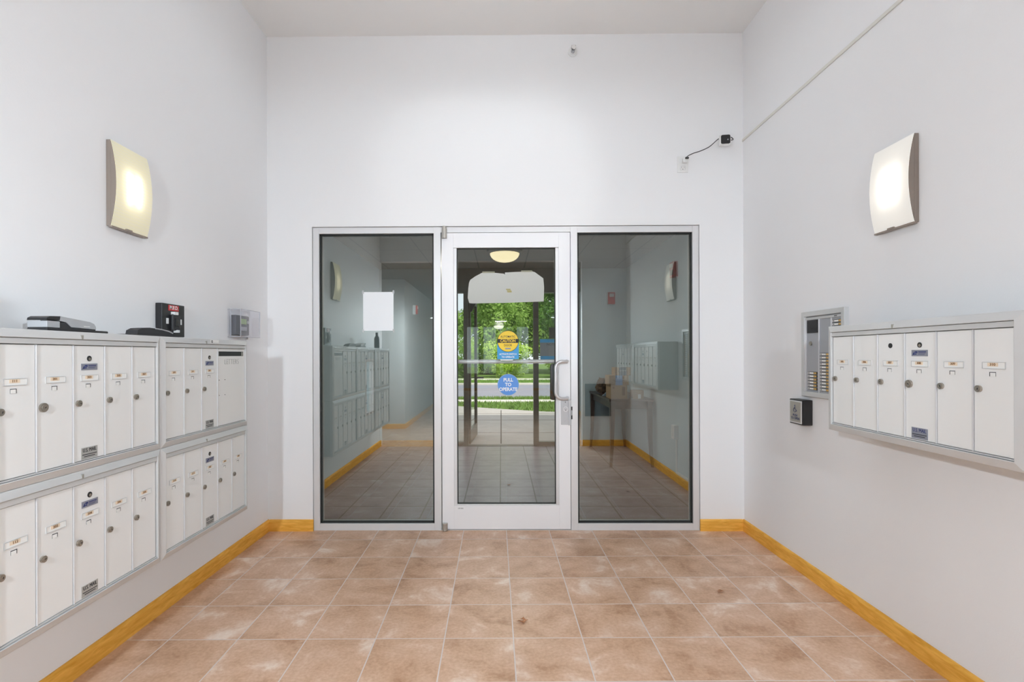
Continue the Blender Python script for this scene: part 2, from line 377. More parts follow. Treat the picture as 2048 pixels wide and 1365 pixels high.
sbox('wall_hall_end', 'end wall of the hall with four window panes', M['hallwall'],
     (-1.645, -1.2, -10.8, -10.7, 0, 2.55), (.97, 1.645, -10.8, -10.7, 0, 2.55), (-1.2, .97, -10.8, -10.7, 0, .60), (-1.2, .97, -10.8, -10.7, 2.24, 2.55),
     (-.79, -.62, -10.8, -10.7, .6, 2.24), (-.18, -.035, -10.8, -10.7, .6, 2.24), (.40, .56, -10.8, -10.7, .6, 2.24))

def baseboard(name, label, segs, m=None):
    """segs: (x0,y0,x1,y1, nx,ny) runs along a wall, n points into the room"""
    mb = MB()
    for x0, y0, x1, y1, nx, ny in segs:
        t, h = 0.014, 0.082
        a = Vector((x0, y0, 0)); d = Vector((x1, y1, 0)) - a; n = Vector((nx, ny, 0))
        prof = [(0, 0), (t, 0), (t, h - .014), (t - .003, h - .006), (t - .007, h), (0, h)]
        mb.prism([a + n * o + Vector((0, 0, z)) for o, z in prof], d)
    return struct(mb.build(name, m or M['oak']), label)
baseboard('baseboard_left', 'honey oak baseboard under the left mailboxes', [(XL, YF, XL, YB, 1, 0)])
baseboard('baseboard_right', 'honey oak baseboard along the right wall', [(XR, YF, XR, YB, -1, 0)])
baseboard('baseboard_back_left', 'short honey oak baseboard left of the glazed screen', [(XL + .014, YB, OX0 + .006, YB, 0, -1)])
baseboard('baseboard_back_right', 'short honey oak baseboard right of the glazed screen', [(OX1 - .004, YB, XR - .014, YB, 0, -1)])
baseboard('baseboard_front', 'honey oak baseboard on the return wall', [(1.12, YF, XR - .014, YF, 0, 1)])
baseboard('baseboard_hall', 'honey oak baseboards of the hall', [(-1.645, -10.7, -1.645, -1.33, 1, 0), (-3.1, -1.33, -1.645, -1.33, 0, 1),
          (1.645, -10.7, 1.645, -1.33, -1, 0), (1.645, -1.33, 3.1, -1.33, 0, 1), (-1.645, -10.7, 1.645, -10.7, 0, 1)])

# vestibule
sbox('wall_vestibule_left', 'grey wall on the left of the vestibule with a narrow window', M['vwall'],
     (-1.80, XL, YB + .15, 6.29, 0, 2.5), (-1.80, XL, 6.71, 7.15, 0, 2.5), (-1.80, XL, 6.29, 6.71, 0, .50), (-1.80, XL, 6.29, 6.71, 1.21, 2.5))
sbox('wall_vestibule_right', 'grey blue wall behind the console table', M['vwall'], (XR, XR + .13, YB + .15, 7.15, 0, 2.5))
sbox('wall_vestibule_outer', 'outer wall around the bronze entrance', M['vwall'], (XL, -.86, 7.04, 7.2, 0, 2.5), (1.08, XR, 7.04, 7.2, 0, 2.5), (-.86, 1.08, 7.04, 7.2, 2.16, 2.5))
sbox('ceiling_vestibule', 'suspended tile ceiling of the vestibule', M['tilec'], (-1.8, 1.86, YB + .15, 7.2, 2.44, 2.56))
baseboard('baseboard_vestibule', 'oak baseboards of the vestibule', [(XL, YB + .15, XL, 7.04, 1, 0), (XR, YB + .15, XR, 7.04, -1, 0), (XL + .014, 7.04, -.86, 7.04, 0, -1), (1.08, 7.04, XR - .014, 7.04, 0, -1)])
sbox('wall_facade', 'brick facade above the outer entrance', pm('facade', (.30, .24, .20), .8), (-9, -1.8, 7.04, 7.3, 0, 6.2), (1.86, 9, 7.04, 7.3, 0, 6.2), (-1.8, 1.86, 7.2, 7.3, 2.56, 6.2), (-1.8, -.86, 7.2, 7.3, 0, 2.56), (1.08, 1.86, 7.2, 7.3, 0, 2.56), (-.86, 1.08, 7.2, 7.3, 2.16, 2.56))

# ------------------------------------------------------------------ glazed screen: sidelights, frame, door
FY = 3.664
def sidelight(name, label, x0, x1, jamb):
    t = thing(name, label, 'window', (0, FY, 0), kind='structure')
    mb = MB(); z0, z1 = .0, 2.175
    jl = (x0, x0 + .044) if jamb == 'l' else (x1 - .044, x1)
    mb.box(jl[0], jl[1], 0, .10, z0, z1, b=.0015)
    a, b_ = (x0 + .044, x1) if jamb == 'l' else (x0, x1 - .044)
    mb.box(a, b_, .001, .10, 2.130, z1, b=.0015); mb.box(a, b_, .001, .10, z0, .048, b=.0015)
    mb.build('frame', M['alu'], t)
    g = MB(); zz0, zz1 = .048, 2.13; s = .011
    g.box(a, a + s, .014, .03, zz0, zz1); g.box(b_ - s, b_, .014, .03, zz0, zz1); g.box(a, b_, .014, .03, zz0, zz0 + s * 1.1); g.box(a, b_, .014, .03, zz1 - s, zz1)
    g.build('gasket', M['gask'], t)
    q = MB(); q.box(a + .004, b_ - .004, .032, .040, zz0, zz1); q.build('glass', M['glass'], t)
    return t
sidelight('window_1', 'tall fixed glass sidelight left of the door with a white notice', OX0 + .003, -.480, 'l')
sidelight('window_2', 'tall fixed glass sidelight right of the door reflecting the right mailboxes', .548, OX1 - .003, 'r')
mb = MB()
mb.box(-.480, -.430, 0, .10, 0, 2.175, b=.0015); mb.box(.4985, .548, 0, .10, 0, 2.175, b=.0015); mb.box(-.430, .4985, .001, .10, 2.134, 2.175, b=.0015)
tr = struct(mb.build('trim_1', M['alu']), 'aluminium mullions and head around the glass door'); tr.location = (0, FY, 0)
mb = MB(); mb.box(.4995, .5095, -.0015, .002, .794, .884, b=.001); mb.box(.5005, .5085, -.002, 0, .81, .825); mb.build('strike_plate', M['black'], tr)
mb = MB(); mb.box(.502, .507, -.004, 0, .822, .858, b=.001); mb.build('strike_lip', M['alu'], tr)
mb = MB(); mb.box(OX0, OX1, FY - .002, FY + .12, -.004, .0035, b=.001)
struct(mb.build('trim_2', M['alu_d']), 'low aluminium threshold under the glazed screen')

door = thing('door_1', 'white framed glass door with pull handle between two sidelights', 'door', (0, FY, 0), kind='structure')
dx0, dx1, dz0, dz1 = -.423, .495, .008, 2.130
gx0, gx1, gz0, gz1 = -.316, .391, .186, 2.024
mb = MB()
mb.box(dx0, gx0 - .022, -.003, .045, dz0, dz1, b=.0015); mb.build('stile', M['door_w'], door)
mb = MB(); mb.box(gx1 + .022, dx1, -.003, .045, dz0, dz1, b=.0015); mb.build('stile', M['door_w'], door)
mb = MB(); mb.box(gx0 - .022, gx1 + .022, -.0028, .045, gz1 + .0, dz1, b=.001); mb.build('top_rail', M['door_w'], door)
mb = MB(); mb.box(gx0 - .022, gx1 + .022, -.0028, .045, dz0, gz0 - .008, b=.001); mb.build('bottom_rail', M['door_w'], door)
mb = MB(); mb.box(gx0 - .022, gx0, .001, .04, gz0 - .008, gz1, b=.002); mb.box(gx1, gx1 + .022, .001, .04, gz0 - .008, gz1, b=.002); mb.box(gx0, gx1, .003, .04, gz0 - .008, gz0, b=.001)
mb.build('glazing_bead', M['alu'], door)
mb = MB(); s = .006
mb.box(gx0, gx0 + s, .012, .03, gz0, gz1); mb.box(gx1 - s, gx1, .012, .03, gz0, gz1); mb.box(gx0, gx1, .012, .03, gz0, gz0 + s); mb.box(gx0, gx1, .012, .03, gz1 - s, gz1)
mb.build('gasket', M['gask'], door)
mb = MB(); mb.box(gx0, gx1, .022, .028, gz0, gz1); mb.build('glass', M['dglass'], door)
mb = MB(); mb.cyl((-.402, -.012, 2.125), (0, 0, 1), .0175, .07, 20); mb.cyl((-.402, -.012, 2.168), (0, 0, 1), .015, .016, 20); mb.box(-.42, -.384, -.012, 0, 2.09, 2.16); mb.build('top_pivot', M['steel'], door, True)
mb = MB(); mb.cyl((-.403, -.012, .028), (0, 0, 1), .018, .05, 20); mb.box(-.421, -.385, -.012, 0, .005, .055); mb.build('bottom_pivot', M['steel'], door, True)
# pull handle
hx, hz0, hz1 = .468, .944, 1.208
pts = []
def arc(c, a0, a1, r, n=7): return [(c[0] + r * math.cos(R(a0 + (a1 - a0) * i / n)), c[1] + r * math.sin(R(a0 + (a1 - a0) * i / n))) for i in range(n + 1)]
out2 = [(hx, hz1)] + arc((.432, hz1 - .046), 90, 180, .046) + arc((.432, hz0 + .046), 180, 270, .046) + [(hx, hz0)]
pts = [(hx + .004, -.001, hz1)] + [(x, -.048 if 0 < i < len(out2) - 1 else -.030, z) for i, (x, z) in enumerate(out2)] + [(hx + .004, -.001, hz0)]
mb = MB(); mb.tube(pts, .0125, 14); mb.cyl((hx + .004, -.004, hz1), (0, 1, 0), .016, .006); mb.cyl((hx + .004, -.004, hz0), (0, 1, 0), .016, .006)
mb.build('pull_handle', pm('satin_aluminium', (.66, .65, .66), .3, .6), door, True)
mb = MB(); mb.box(.356, .404, .046, .085, .925, 1.19, b=.02); tag(mb.build('inner_grip', M['black'], door, True), 'black grip on the far side of the glass')
# lock plate
lp = MB(); lp.box(.427, .484, -.008, -.003, .756, .935, b=.002); lp = lp.build('lock_plate', M['silver'], door)
mb = MB(); mb.box(.479, .497, -.014, -.003, .752, .935, b=.002); mb.build('astragal', M['silver'], lp)
mb = MB(); mb.cyl((.459, -.011, .868), (0, 1, 0), .0185, .008, 28); mb.build('lock_cylinder', M['alu'], lp, True)
mb = MB(); mb.cyl((.459, -.0155, .868), (0, 1, 0), .0135, .002, 24); mb.cyl((.459, -.009, .778), (0, 1, 0), .006, .004, 16); mb.build('cylinder_face', M['silver'], lp, True)
mb = MB(); mb.box(.4575, .4605, -.0175, -.016, .856, .866); mb.box(.456, .460, -.0092, -.008, .912, .922); mb.build('keyhole', M['black'], lp)
text('maker_mark', 'US1263', .012, (-.292, -.0034, .158), M['blackink'], door)
# push bar on the vestibule side
mb = MB(); mb.tube([(-.335, .085, 1.207), (.40, .085, 1.207)], .0155, 14); mb.box(-.35, -.318, .045, .10, 1.19, 1.225, b=.004); mb.box(.392, .42, .045, .10, 1.19, 1.225, b=.004)
mb.build('push_bar', M['alu'], door, True)

# ------------------------------------------------------------------ stickers and papers on the glass
GY = FY + .022
def disc(mb, cx, cz, r, y0, y1, seg=48):
    mb.cyl((cx, (y0 + y1) / 2, cz), (0, 1, 0), r, y1 - y0, seg)
st = thing('caution_sticker', 'yellow round caution sticker over a blue panel on the door glass', 'sticker', (0, GY, 0))
s0 = GY / F
def W(px, py): return ((px - VX) * s0, H - (py - VY) * s0)
cx, cz = W(1016, 683)
bx0, bz1 = W(994.5, 683); bx1, bz0 = W(1037.5, 719)
mb = MB(); mb.box(bx0, bx1, -.0012, -.0002, bz0, bz1); mb.build('blue_panel', M['blue'], st)
mb = MB(); disc(mb, cx, cz, .0775, -.0018, -.0006); mb.build('black_ring', M['blackink'], st)
mb = MB(); disc(mb, cx, cz, .0745, -.0024, -.001); mb.build('yellow_disc', M['yellow'], st)
mb = MB(); mb.box(cx - .0765, cx + .0765, -.003, -.0016, cz - .012, cz + .016); mb.build('black_band', M['blackink'], st)
text('word_automatic', 'AUTOMATIC', .0215, (cx, -.0028, cz + .032), M['blackink'], st, .01, .86)
text('word_caution', 'CAUTION', .0285, (cx, -.0034, cz + .002), M['yellow'], st, .025, .86)
text('word_door', 'DOOR', .0215, (cx, -.0028, cz - .030), M['blackink'], st, .01, .9)
mb = MB(); mb.box(cx - .02, cx + .02, -.0028, -.0022, cz - .058, cz - .047); mb.build('small_print', M['greyink'], st)
text('word_activate', 'ACTIVATE SWITCH', .0175, (cx, -.0018, bz0 + .036), M['whiteink'], st, .03, .82)
text('word_operate', 'TO OPERATE', .0175, (cx, -.0018, bz0 + .015), M['whiteink'], st, .03, .88)
mb = MB(); mb.box(cx - .055, cx + .036, -.001, 0, bz0 - .010, bz0 - .001); mb.build('lower_strip', M['whiteink'], st)
st = thing('pull_sticker', 'round blue sticker reading PULL TO OPERATE on the door glass', 'sticker', (0, GY, 0))
cx, cz = W(1016.2, 770)
mb = MB(); disc(mb, cx, cz, .0775, -.001, -.0002); mb.build('rim', M['ltblue'], st)
mb = MB(); disc(mb, cx, cz, .0745, -.0016, -.0004); mb.build('disc', M['pblue'], st)
for wd, dz in (('PULL', .034), ('TO', 0), ('OPERATE', -.034)):
    text('word_' + wd.lower(), wd, .034, (cx, -.0022, cz + dz), M['whiteink'], st, .035, .92)
# folded paper sheet taped behind the door glass
ol = [(935.8, 596), (937, 578), (938.5, 566), (941, 560), (951, 553), (964.5, 546), (989, 546), (1008, 548), (1010.4, 549.8), (1010.6, 545.6), (1030, 544.6), (1065, 543.8), (1070, 545), (1087, 557.6), (1088.5, 575), (1087.8, 603.8), (1060, 604.6), (1010.5, 606.3), (985, 606.6), (945, 607.2), (939, 606.5)]
mb = MB(); mb.prism([(W(a, b)[0] * 1.003, .0085, (W(a, b)[1] - H) * 1.003 + H) for a, b in ol], (0, .0012, 0))
sh = mb.build('paper_sheet', M['sheet']); sh.location = (0, GY, 0)
tag(sh, 'white translucent paper sheet with clipped corners taped across the door glass', 'paper')
mb = MB(); mb.box(W(1010, 0)[0], W(1012, 0)[0], .0102, .0112, W(0, 605.5)[1], W(0, 549)[1]); mb.build('fold', paper_mat('fold_crease', (.9, .9, .88), .2, .2), sh)
tpm = paper_mat('tape', (.8, .78, .62), .2, .4)
MB().box(W(965, 0)[0], W(990, 0)[0], .006, .008, W(0, 546)[1], W(0, 543)[1]).build('tape', tpm, sh); MB().box(W(1043, 0)[0], W(1065, 0)[0], .006, .008, W(0, 544.2)[1], W(0, 541.2)[1]).build('tape', tpm, sh)
mb = MB()
for a, b in ((1012.5, 578), (1014, 580.6), (1015, 583)): mb.box(W(a, 0)[0], W(a + 9, 0)[0], .0068, .0078, W(0, b + 1.8)[1], W(0, b)[1])
mb.build('yellow_mark', pm('yellow_mark', (.55, .45, .10), .6), sh)
# white notice on left sidelight
ng = FY + .032; s0 = ng / F
x0, z1 = W(726, 583.5); x1, z0 = W(787, 661)
nt_ = MB().box(x0, x1, -.0015, -.0003, z0, z1).build('paper_notice', M['notice']); nt_.location = (0, ng, 0)
tag(nt_, 'white letter size notice taped inside the left sidelight', 'notice')
tpc = paper_mat('clear_tape', (.9, .93, .95), .2, .55)
for (a, b) in ((726, 583.5), (787, 583.5), (726, 661), (787, 661)):
    x, z = W(a, b); MB().box(x - .006, x + .006, -.0022, -.0012, z - .012, z + .012).build('tape', tpc, nt_)
faint = pm('faint_print', (.70, .74, .78), .6)

# ------------------------------------------------------------------ mailboxes (u along wall, -y out of wall, z up)
def frame_ring(W_, H_, t, op, slope=.009):
    mb = MB()
    def ring(i, o): return [Vector((i, -o, i)), Vector((W_ - i, -o, i)), Vector((W_ - i, -o, H_ - i)), Vector((i, -o, H_ - i))]
    L_ = [ring(0.0004, op - .028), ring(.0004, op - slope), ring(.003, op - slope + .002), ring(t - .002, op), ring(t, op - .001), ring(t, op - .020)]
    rs = [[mb.bm.verts.new(v) for v in r_] for r_ in L_]
    for a, b in zip(rs, rs[1:]):
        for k in range(4): mb.bm.faces.new([a[k], a[(k+1) % 4], b[(k+1) % 4], b[k]])
    return mb
def mailbox(name, label, group, loc, rotz, W_, H_, P_, numbers, hole=2, letters=False, second_hole=None, big=(), open_master=True, tabs=True):
    t = thing(name, label, 'mailbox', loc, rotz, group)
    T = .027; dw = .14; n = len(numbers)
    T = (W_ - (n + (2 if letters else 0)) * dw) / 2
    MB().box(.003, W_ - .003, -(P_ - .027), -.0005, .003, H_ - .003).build('body', M['mailbody'], t)
    frame_ring(W_, H_, T, P_).build('frame', M['alu_d'], t)
    MB().box(T, W_ - T, -(P_ - .004), -(P_ - .018), H_ - T - .019, H_ - T - .0015, b=.001).build('header_strip', M['alu_d'], t)
    MB().box(T, W_ - T, -(P_ - .006), -(P_ - .018), T + .0015, T + .006).build('sill_strip', M['alu_d'], t)
    MB().box(W_ * .44, W_ * .44 + .008, -(P_ + .0002), -(P_ - .010), H_ - T, H_ - T * .45).build('latch_notch', M['steel'], t)
    z0, z1 = T + .0065, H_ - T - .0205
    def rail(u):
        MB().box(u - .0022, u + .0022, -(P_ - .0065), -(P_ - .016), z0, z1, b=.0008).build('divider', M['alu'], t)
    for i, num in enumerate(numbers):
        a = T + i * dw; f = P_ - .010
        d = MB().box(a + .004, a + dw - .004, -f, -(f - .008), z0 + .001, z1 - .001, b=.0012).build('door', M['mail'], t)
        if i: rail(a)
        ch = z1 - .115                      # card window
        mb = MB(); c0, c1 = a + .034, a + .106
        mb.box(c0, c1, -(f + .0012), -f + .001, ch - .009, ch + .009); mb.build('name_card', M['card'], d)
        mb = MB(); e = .0018
        mb.box(c0 - e, c1 + e, -(f + .0026), -f, ch - .009 - e, ch - .009, b=.0004); mb.box(c0 - e, c1 + e, -(f + .0026), -f, ch + .009, ch + .009 + e, b=.0004)
        mb.box(c0 - e, c0, -(f + .0026), -f, ch - .009, ch + .009); mb.box(c1, c1 + e, -(f + .0026), -f, ch - .009, ch + .009)
        mb.build('card_holder', M['alu_d'], d)
        if num:
            MB().box(a + .050, a + .084, -(f + .0018), -(f + .001), ch - .003, ch + .0082).build('number_label', M['orange_card'], d)
            text('number', num, .0115, (a + .067, -(f + .0022), ch + .0025), M['ink'], d, .01, 1.1)
        mb = MB(); tu = a + .064 + (i % 2) * .002
        mb.box(tu - .010, tu + .010, -(f + .0012), -f + .001, ch - .034, ch - .0205); mb.build('slot_shadow', M['black'], d)
        mb = MB(); sgn = -1 if rotz > 0 else 1
        mb.box(tu - .010 + (.003 if sgn > 0 else 0), tu + .010 - (.003 if sgn < 0 else 0), -(f + .0018), -f, ch - .034, ch - .0225); mb.build('number_tab', M['card'], d)
        lz = z0 + .203; rr = .0145 if num in big else .0108; lu = a + .021 + (.002 if num in big else 0)
        lk = MB(); lk.cyl((lu, -(f + .003), lz), (0, 1, 0), rr, .008, 24); lk.cyl((lu, -(f + .0075), lz), (0, 1, 0), rr * .72, .002, 24, )
        lk = lk.build('lock', M['brass'], d, True)
        mb = MB(); mb.box(lu - .0012, lu + .0012 + .004, -(f + .0092), -(f + .0084), lz - .001, lz + .001, rot=Matrix.Rotation(R(35 * (i - 2)), 3, 'Y')); mb.build('keyhole', M['black'], d)
        if i == hole or i == second_hole:
            u = a + .069; hz = z1 - .046
            mb = MB(); mb.cyl((u, -(f + .0006), hz), (0, 1, 0), .0098, .002, 24); mb.build('master_hole', M['black'], d, True)
            if i == hole:
                mb = MB(); mb.cyl((u + .001, -(f + .0012), hz - .002), (0, 1, 0), .0055, .002, 16); mb.build('master_lock', M['brass'], d, True)
        if i == hole:
            mb = MB(); mb.box(a + .033, a + .105, -(f + .0015), -f, z1 - .087, z1 - .064, b=.0005); mb.build('maker_plate', M['plate'], d)
            mb = MB(); y = -(f + .002)
            mb.prism([(a + .038, y, z1 - .082), (a + .046, y, z1 - .070), (a + .048, y, z1 - .082)], (0, .0006, 0))
            mb.box(a + .049, a + .060, y, y + .0006, z1 - .075, z1 - .069); mb.box(a + .049, a + .056, y, y + .0006, z1 - .081, z1 - .077)
            mb.box(a + .064, a + .098, y, y + .0006, z1 - .0725, z1 - .0695); mb.box(a + .064, a + .096, y, y + .0006, z1 - .0765, z1 - .0752); mb.box(a + .064, a + .092, y, y + .0006, z1 - .0808, z1 - .0795)
            mb.build('maker_mark', M['blueink'], d)
            mb = MB(); mb.box(a + .032, a + .104, -(f + .0015), -f, z0 + .004, z0 + .044, b=.0005); mb.build('mail_plate', M['plate2'] if rotz > 0 else M['plate'], d)
            text('us_mail_lettering', 'U.S. MAIL', .0185, (a + .068, -(f + .0018), z0 + .034), M['blackink'] if rotz > 0 else M['blueink'], d, .0, .80)
            mb = MB()
            for k, (q0, q1) in enumerate(((.036, .100), (.044, .092))): mb.box(a + q0, a + q1, -(f + .002), -(f + .0014), z0 + .018 - k * .007, z0 + .0205 - k * .007)
            mb.build('plate_small_print', M['blackink'], d)
    if letters:
        a = T + n * dw; f = P_ - .010; rail(a)
        d = MB().box(a + .004, a + 2 * dw - .003, -f, -(f - .008), z0 + .001, z1 - .001, b=.0012).build('letters_panel', M['mail'], t)
        MB().box(a + .014, a + 2 * dw - .014, -(f + .0008), -f + .001, z1 - .040, z1 - .015, b=.0008).build('letter_slot', M['black'], d)
        MB().box(a + 2 * dw - .034, a + 2 * dw - .021, -(f + .0014), -f, z1 - .038, z1 - .017).build('slot_hinge', M['steel'], d)
        text('letters_lettering', 'LETTERS', .041, (a + .142, -(f + .0006), z1 - .072), M['greyink'], d, -.028, .98)
        for q, zz in ((.018, .165), (.072, .165), (.018, .245), (.072, .245)): MB().cyl((a + q, -(f + .0006), z1 - zz), (0, 1, 0), .0022, .002, 10).build('rivet', M['blackink'], d)
    return t
PL = .211
GL = 'wall mailboxes on the left wall'; GR_ = 'wall mailboxes on the right wall'
mailbox('mailbox_unit', 'upper left mailbox unit of five doors with a silver reader on top', GL, (XL, 1.440, .856), R(90), .754, .486, PL, ['111', '201', '203', '205', '207'], big=('201',))
mailbox('mailbox_unit', 'mailbox unit with the wide LETTERS panel and slot', GL, (XL, 2.194, .856), R(90), .754, .486, PL, ['209', '211', '301'], letters=True)
mu = mailbox('mailbox_unit', 'lower left mailbox unit of five doors nearest the camera', GL, (XL, 1.440, .370), R(90), .754, .486, PL, ['112', '202', '204', '206', '208'])
mailbox('mailbox_unit', 'five door mailbox unit directly below the LETTERS panel', GL, (XL, 2.194, .370), R(90), .754, .486, PL, ['210', '212', '302', '303', '304'])
mailbox('mailbox_unit', 'six door mailbox unit on the right wall numbered up to 310', GR_, (XR, 2.397, .905), R(-90), .898, .478, .209, ['305', '306', '307', '308', '309', '310'], hole=3, second_hole=2, big=('308',))
ex = mailbox('mailbox_unit', 'plain five door mailbox unit with a bottle on top, mirrored in the left sidelight', GL, (XL, .686, .856), R(90), .754, .486, PL, [None] * 5)
c = copy_tree(ex); c.location = (XL, .686, .370); tag(c, 'plain five door mailbox unit below the bottle, mirrored in the left sidelight', 'mailbox', GL)
mailbox('mailbox_unit', 'near right mailbox unit whose edge touches the right side of the photo', GR_, (XR, 1.499, .905), R(-90), .898, .478, .209, [None] * 6, hole=3)

# small stickers on the frame
o = MB().box(0, .078, -.0012, -.0002, 0, .019).build('recycling_sticker', M['card']); o.location = (XL + PL - .003, 2.565, 1.319); o.rotation_euler = (0, 0, R(90))
tag(o, 'small white sticker with a black recycling symbol on the mailbox frame', 'sticker')
mb = MB()
for k in range(3):
    a = R(90 + 120 * k); mb.box(.010, .020, -.002, -.001, .0125, .0155, rot=Matrix.Rotation(a, 3, 'Y'), piv=(.015, 0, .0095))
mb.build('symbol', M['blackink'], o)
o = MB().box(0, .045, -.0012, -.0002, 0, .011).build('tag_sticker', M['card']); o.location = (XL + .0015, 3.33, 1.362); o.rotation_euler = (0, 0, R(90))
tag(o, 'tiny white sticker reading 15 V under the clear cover', 'sticker')
text('letters', '15 V', .012, (.022, -.0016, .0055), M['blackink'], o, .02)

# ------------------------------------------------------------------ sconces
def sconce(label, loc, rotz, mat, p1, lip):
    t = thing('wall_sconce', label, 'lamp', loc, rotz, 'curved glass wall sconces')
    W_, H_ = .221, .366; sg = .025
    MB().box(0, W_, -.019, -.0005, 0, H_, b=.0015).build('back_plate', M['bronze'], t)
    def arcp(o0, n=16): return [(o0 + sg * math.sin(math.pi * k / n) ** .85, H_ * k / n) for k in range(n + 1)]
    for u in (.001, W_ - .0025):
        pr = [(u, -.019, 0.002)] + [(u, -o, max(.002, min(H_ - .002, z))) for o, z in arcp(.0192)] + [(u, -.019, H_ - .002)]
        MB().prism(pr[1:-1], (.0015, 0, 0)).build('side_panel', M['bronze'], t)
    mb = MB(); a = arcp(.020); ins = [mb.bm.verts.new((-.001, -o, z)) for o, z in a]; ous = [mb.bm.verts.new((W_ + .001, -o, z)) for o, z in a]
    for k in range(len(a) - 1): mb.bm.faces.new([ins[k], ins[k+1], ous[k+1], ous[k]])
    mb.build('shade', mat, t, True)
    MB().box(0, W_, -.026, -.010, -.006, .001, b=.001).build('bottom_lip', M['bronze'], t)
    MB().box(W_ * lip - .018, W_ * lip + .018, -.029, -.020, -.004, .006, b=.001).build('clip', M['bronze'], t)
    for z in (.36, .46, .55, .64):
        for u in (-.028, .028):
            l = bpy.data.lights.new('bulb', 'POINT'); l.energy = p1; l.shadow_soft_size = .004; l.color = (1, .97, .88)
            lo = bpy.data.objects.new('bulb', l); C.objects.link(lo); lo.location = (W_ / 2 + u, -.0245, H_ * z); lo.parent = t
    return t
sconce('warm yellow curved glass wall sconce above the left mailboxes', (XL, 2.156, 1.811), R(90), M['shade'], .030, .45)
sconce('cool white curved glass wall sconce above the right mailboxes', (XR, 2.345, 1.800), R(-90), M['shade2'], .034, .45)

# ------------------------------------------------------------------ objects on the left wall and bank
o = thing('key_box', 'flat black key box with a red M.F.D. strip on the left wall', 'box', (XL, 2.462, 1.353), R(90))
MB().box(0, .175, -.034, -.0005, 0, .162, b=.003).build('face_plate', M['black'], o)
MB().box(.046, .125, -.0365, -.033, .128, .156, b=.001).build('red_strip', M['red'], o)
text('mfd_lettering', 'M.F.D.', .026, (.086, -.037, .143), M['whiteink'], o, .015, .95)
MB().box(.060, .120, -.050, -.034, .030, .112, b=.008).build('lock_housing', M['softblack'], o)
MB().box(.072, .100, -.054, -.049, .050, .088, b=.004).build('lock_core', M['black'], o)
for (a, b_, w_, h_) in ((.066, .108, .028, .015), (.030, .062, .016, .028), (.134, .062, .016, .028), (.086, .020, .018, .013)):
    MB().box(a, a + w_, -.0365 - (.018 if .05 < a < .12 else 0), -.033, b_, b_ + h_, b=.001).build('white_tab', M['white'], o)

o = thing('thermostat', 'dark thermostat with green display inside the clear cover', 'thermostat', (XL, 3.140, 1.385), R(90))
MB().box(0, .165, -.042, -.0005, 0, .125, b=.008).build('housing', M['dgrey'], o, True)
MB().box(.052, .125, -.044, -.041, .070, .104, b=.001).build('display', M['lcd'], o)
MB().box(.050, .130, -.0436, -.041, .030, .054, b=.001).build('label_panel', M['plate'], o)
MB().cyl((.142, -.044, .085), (0, 1, 0), .010, .003).build('dial', M['silver'], o)
o = thing('thermostat_cover', 'clear acrylic lock box over the thermostat on the left wall', 'cover', (XL, 3.118, 1.372), R(90))
W_, H_, D_ = .251, .172, .081; e = .0025
mb = MB(); mb.box(0, W_, -D_, -D_ + e, 0, H_); mb.box(0, e, -D_ + e, -.0005, 0, H_); mb.box(W_ - e, W_, -D_ + e, -.0005, 0, H_); mb.box(e, W_ - e, -D_ + e, -.0005, H_ - e, H_); mb.box(e, W_ - e, -D_ + e, -.0005, 0, e)
mb.build('shell', M['acrylic'], o)
edge = paper_mat('acrylic_edge', (.80, .80, .86), .4, .45)
mb = MB()
for u in (0, W_ - .004): mb.box(u, u + .004, -D_ - .0008, -D_ + .003, 0, H_)
for z in (0, H_ - .003): mb.box(0, W_, -D_ - .0008, -D_ + .002, z, z + .003)
mb.box(-.0008, .001, -D_, 0, H_ - .003, H_); mb.box(-.0008, .001, -.022, -.016, 0, H_); mb.box(-.0008, .001, -D_, 0, 0, .003)
mb.build('edge', edge, o)

zt = .856 + .486
def box_thing(name, label, cat, loc, rotz=R(90)): return thing(name, label, cat, loc, rotz)
o = box_thing('card_imprinter', 'silver and black handheld device lying on the left mailbox unit', 'device', (XL + .095, 1.688, zt))
MB().box(0, .265, -.070, 0, 0, .010, b=.004).build('base', M['black'], o, True)
MB().prism([(.002, -.068, .006), (.205, -.068, .006), (.205, -.068, .014), (.095, -.068, .016), (.074, -.068, .032), (.002, -.068, .030)], (0, .066, 0)).build('lower_shell', M['softblack'], o)
MB().prism([(.050, -.0685, .036), (.076, -.0685, .033), (.097, -.0685, .017), (.207, -.0685, .014), (.206, -.0685, .024), (.198, -.0685, .034), (.180, -.0685, .040), (.052, -.0685, .052)], (0, .067, 0)).build('upper_shell', M['silver'], o)
MB().prism([(.000, -.0685, .036), (.050, -.0685, .039), (.054, -.0685, .052), (.014, -.0685, .050), (.002, -.0685, .044)], (0, .067, 0)).build('end_cap', M['black'], o)
MB().box(.000, .050, -.0695, -.002, .012, .034, b=.002).build('handle', M['silver'], o)
MB().box(.150, .178, -.0692, -.068, .021, .024).build('logo_strip', M['white'], o)
o = box_thing('stapler', 'low black stapler with a pale rim in front of the key box', 'stapler', (XL + .100, 2.060, zt))
MB().box(0, .30, -.072, -.012, 0, .005, b=.002).build('base', M['black'], o)
mb = MB()
pr = [(.045, .005), (.050, .022), (.075, .032), (.12, .036), (.17, .034), (.24, .026), (.285, .016), (.288, .005)]
mb.prism([(a, -.068, z) for a, z in pr], (0, .05, 0)); mb.build('body', M['softblack'], o)
mb = MB(); mb.tube([(.155, -.069, .034), (.20, -.069, .031), (.245, -.069, .025), (.272, -.069, .018)], .0028, 8); mb.build('rim', M['silver'], o)
o = box_thing('bottle', 'small dark bottle standing on the near left mailboxes, seen only in the left sidelight reflection', 'bottle', (XL + .16, 1.17, zt))
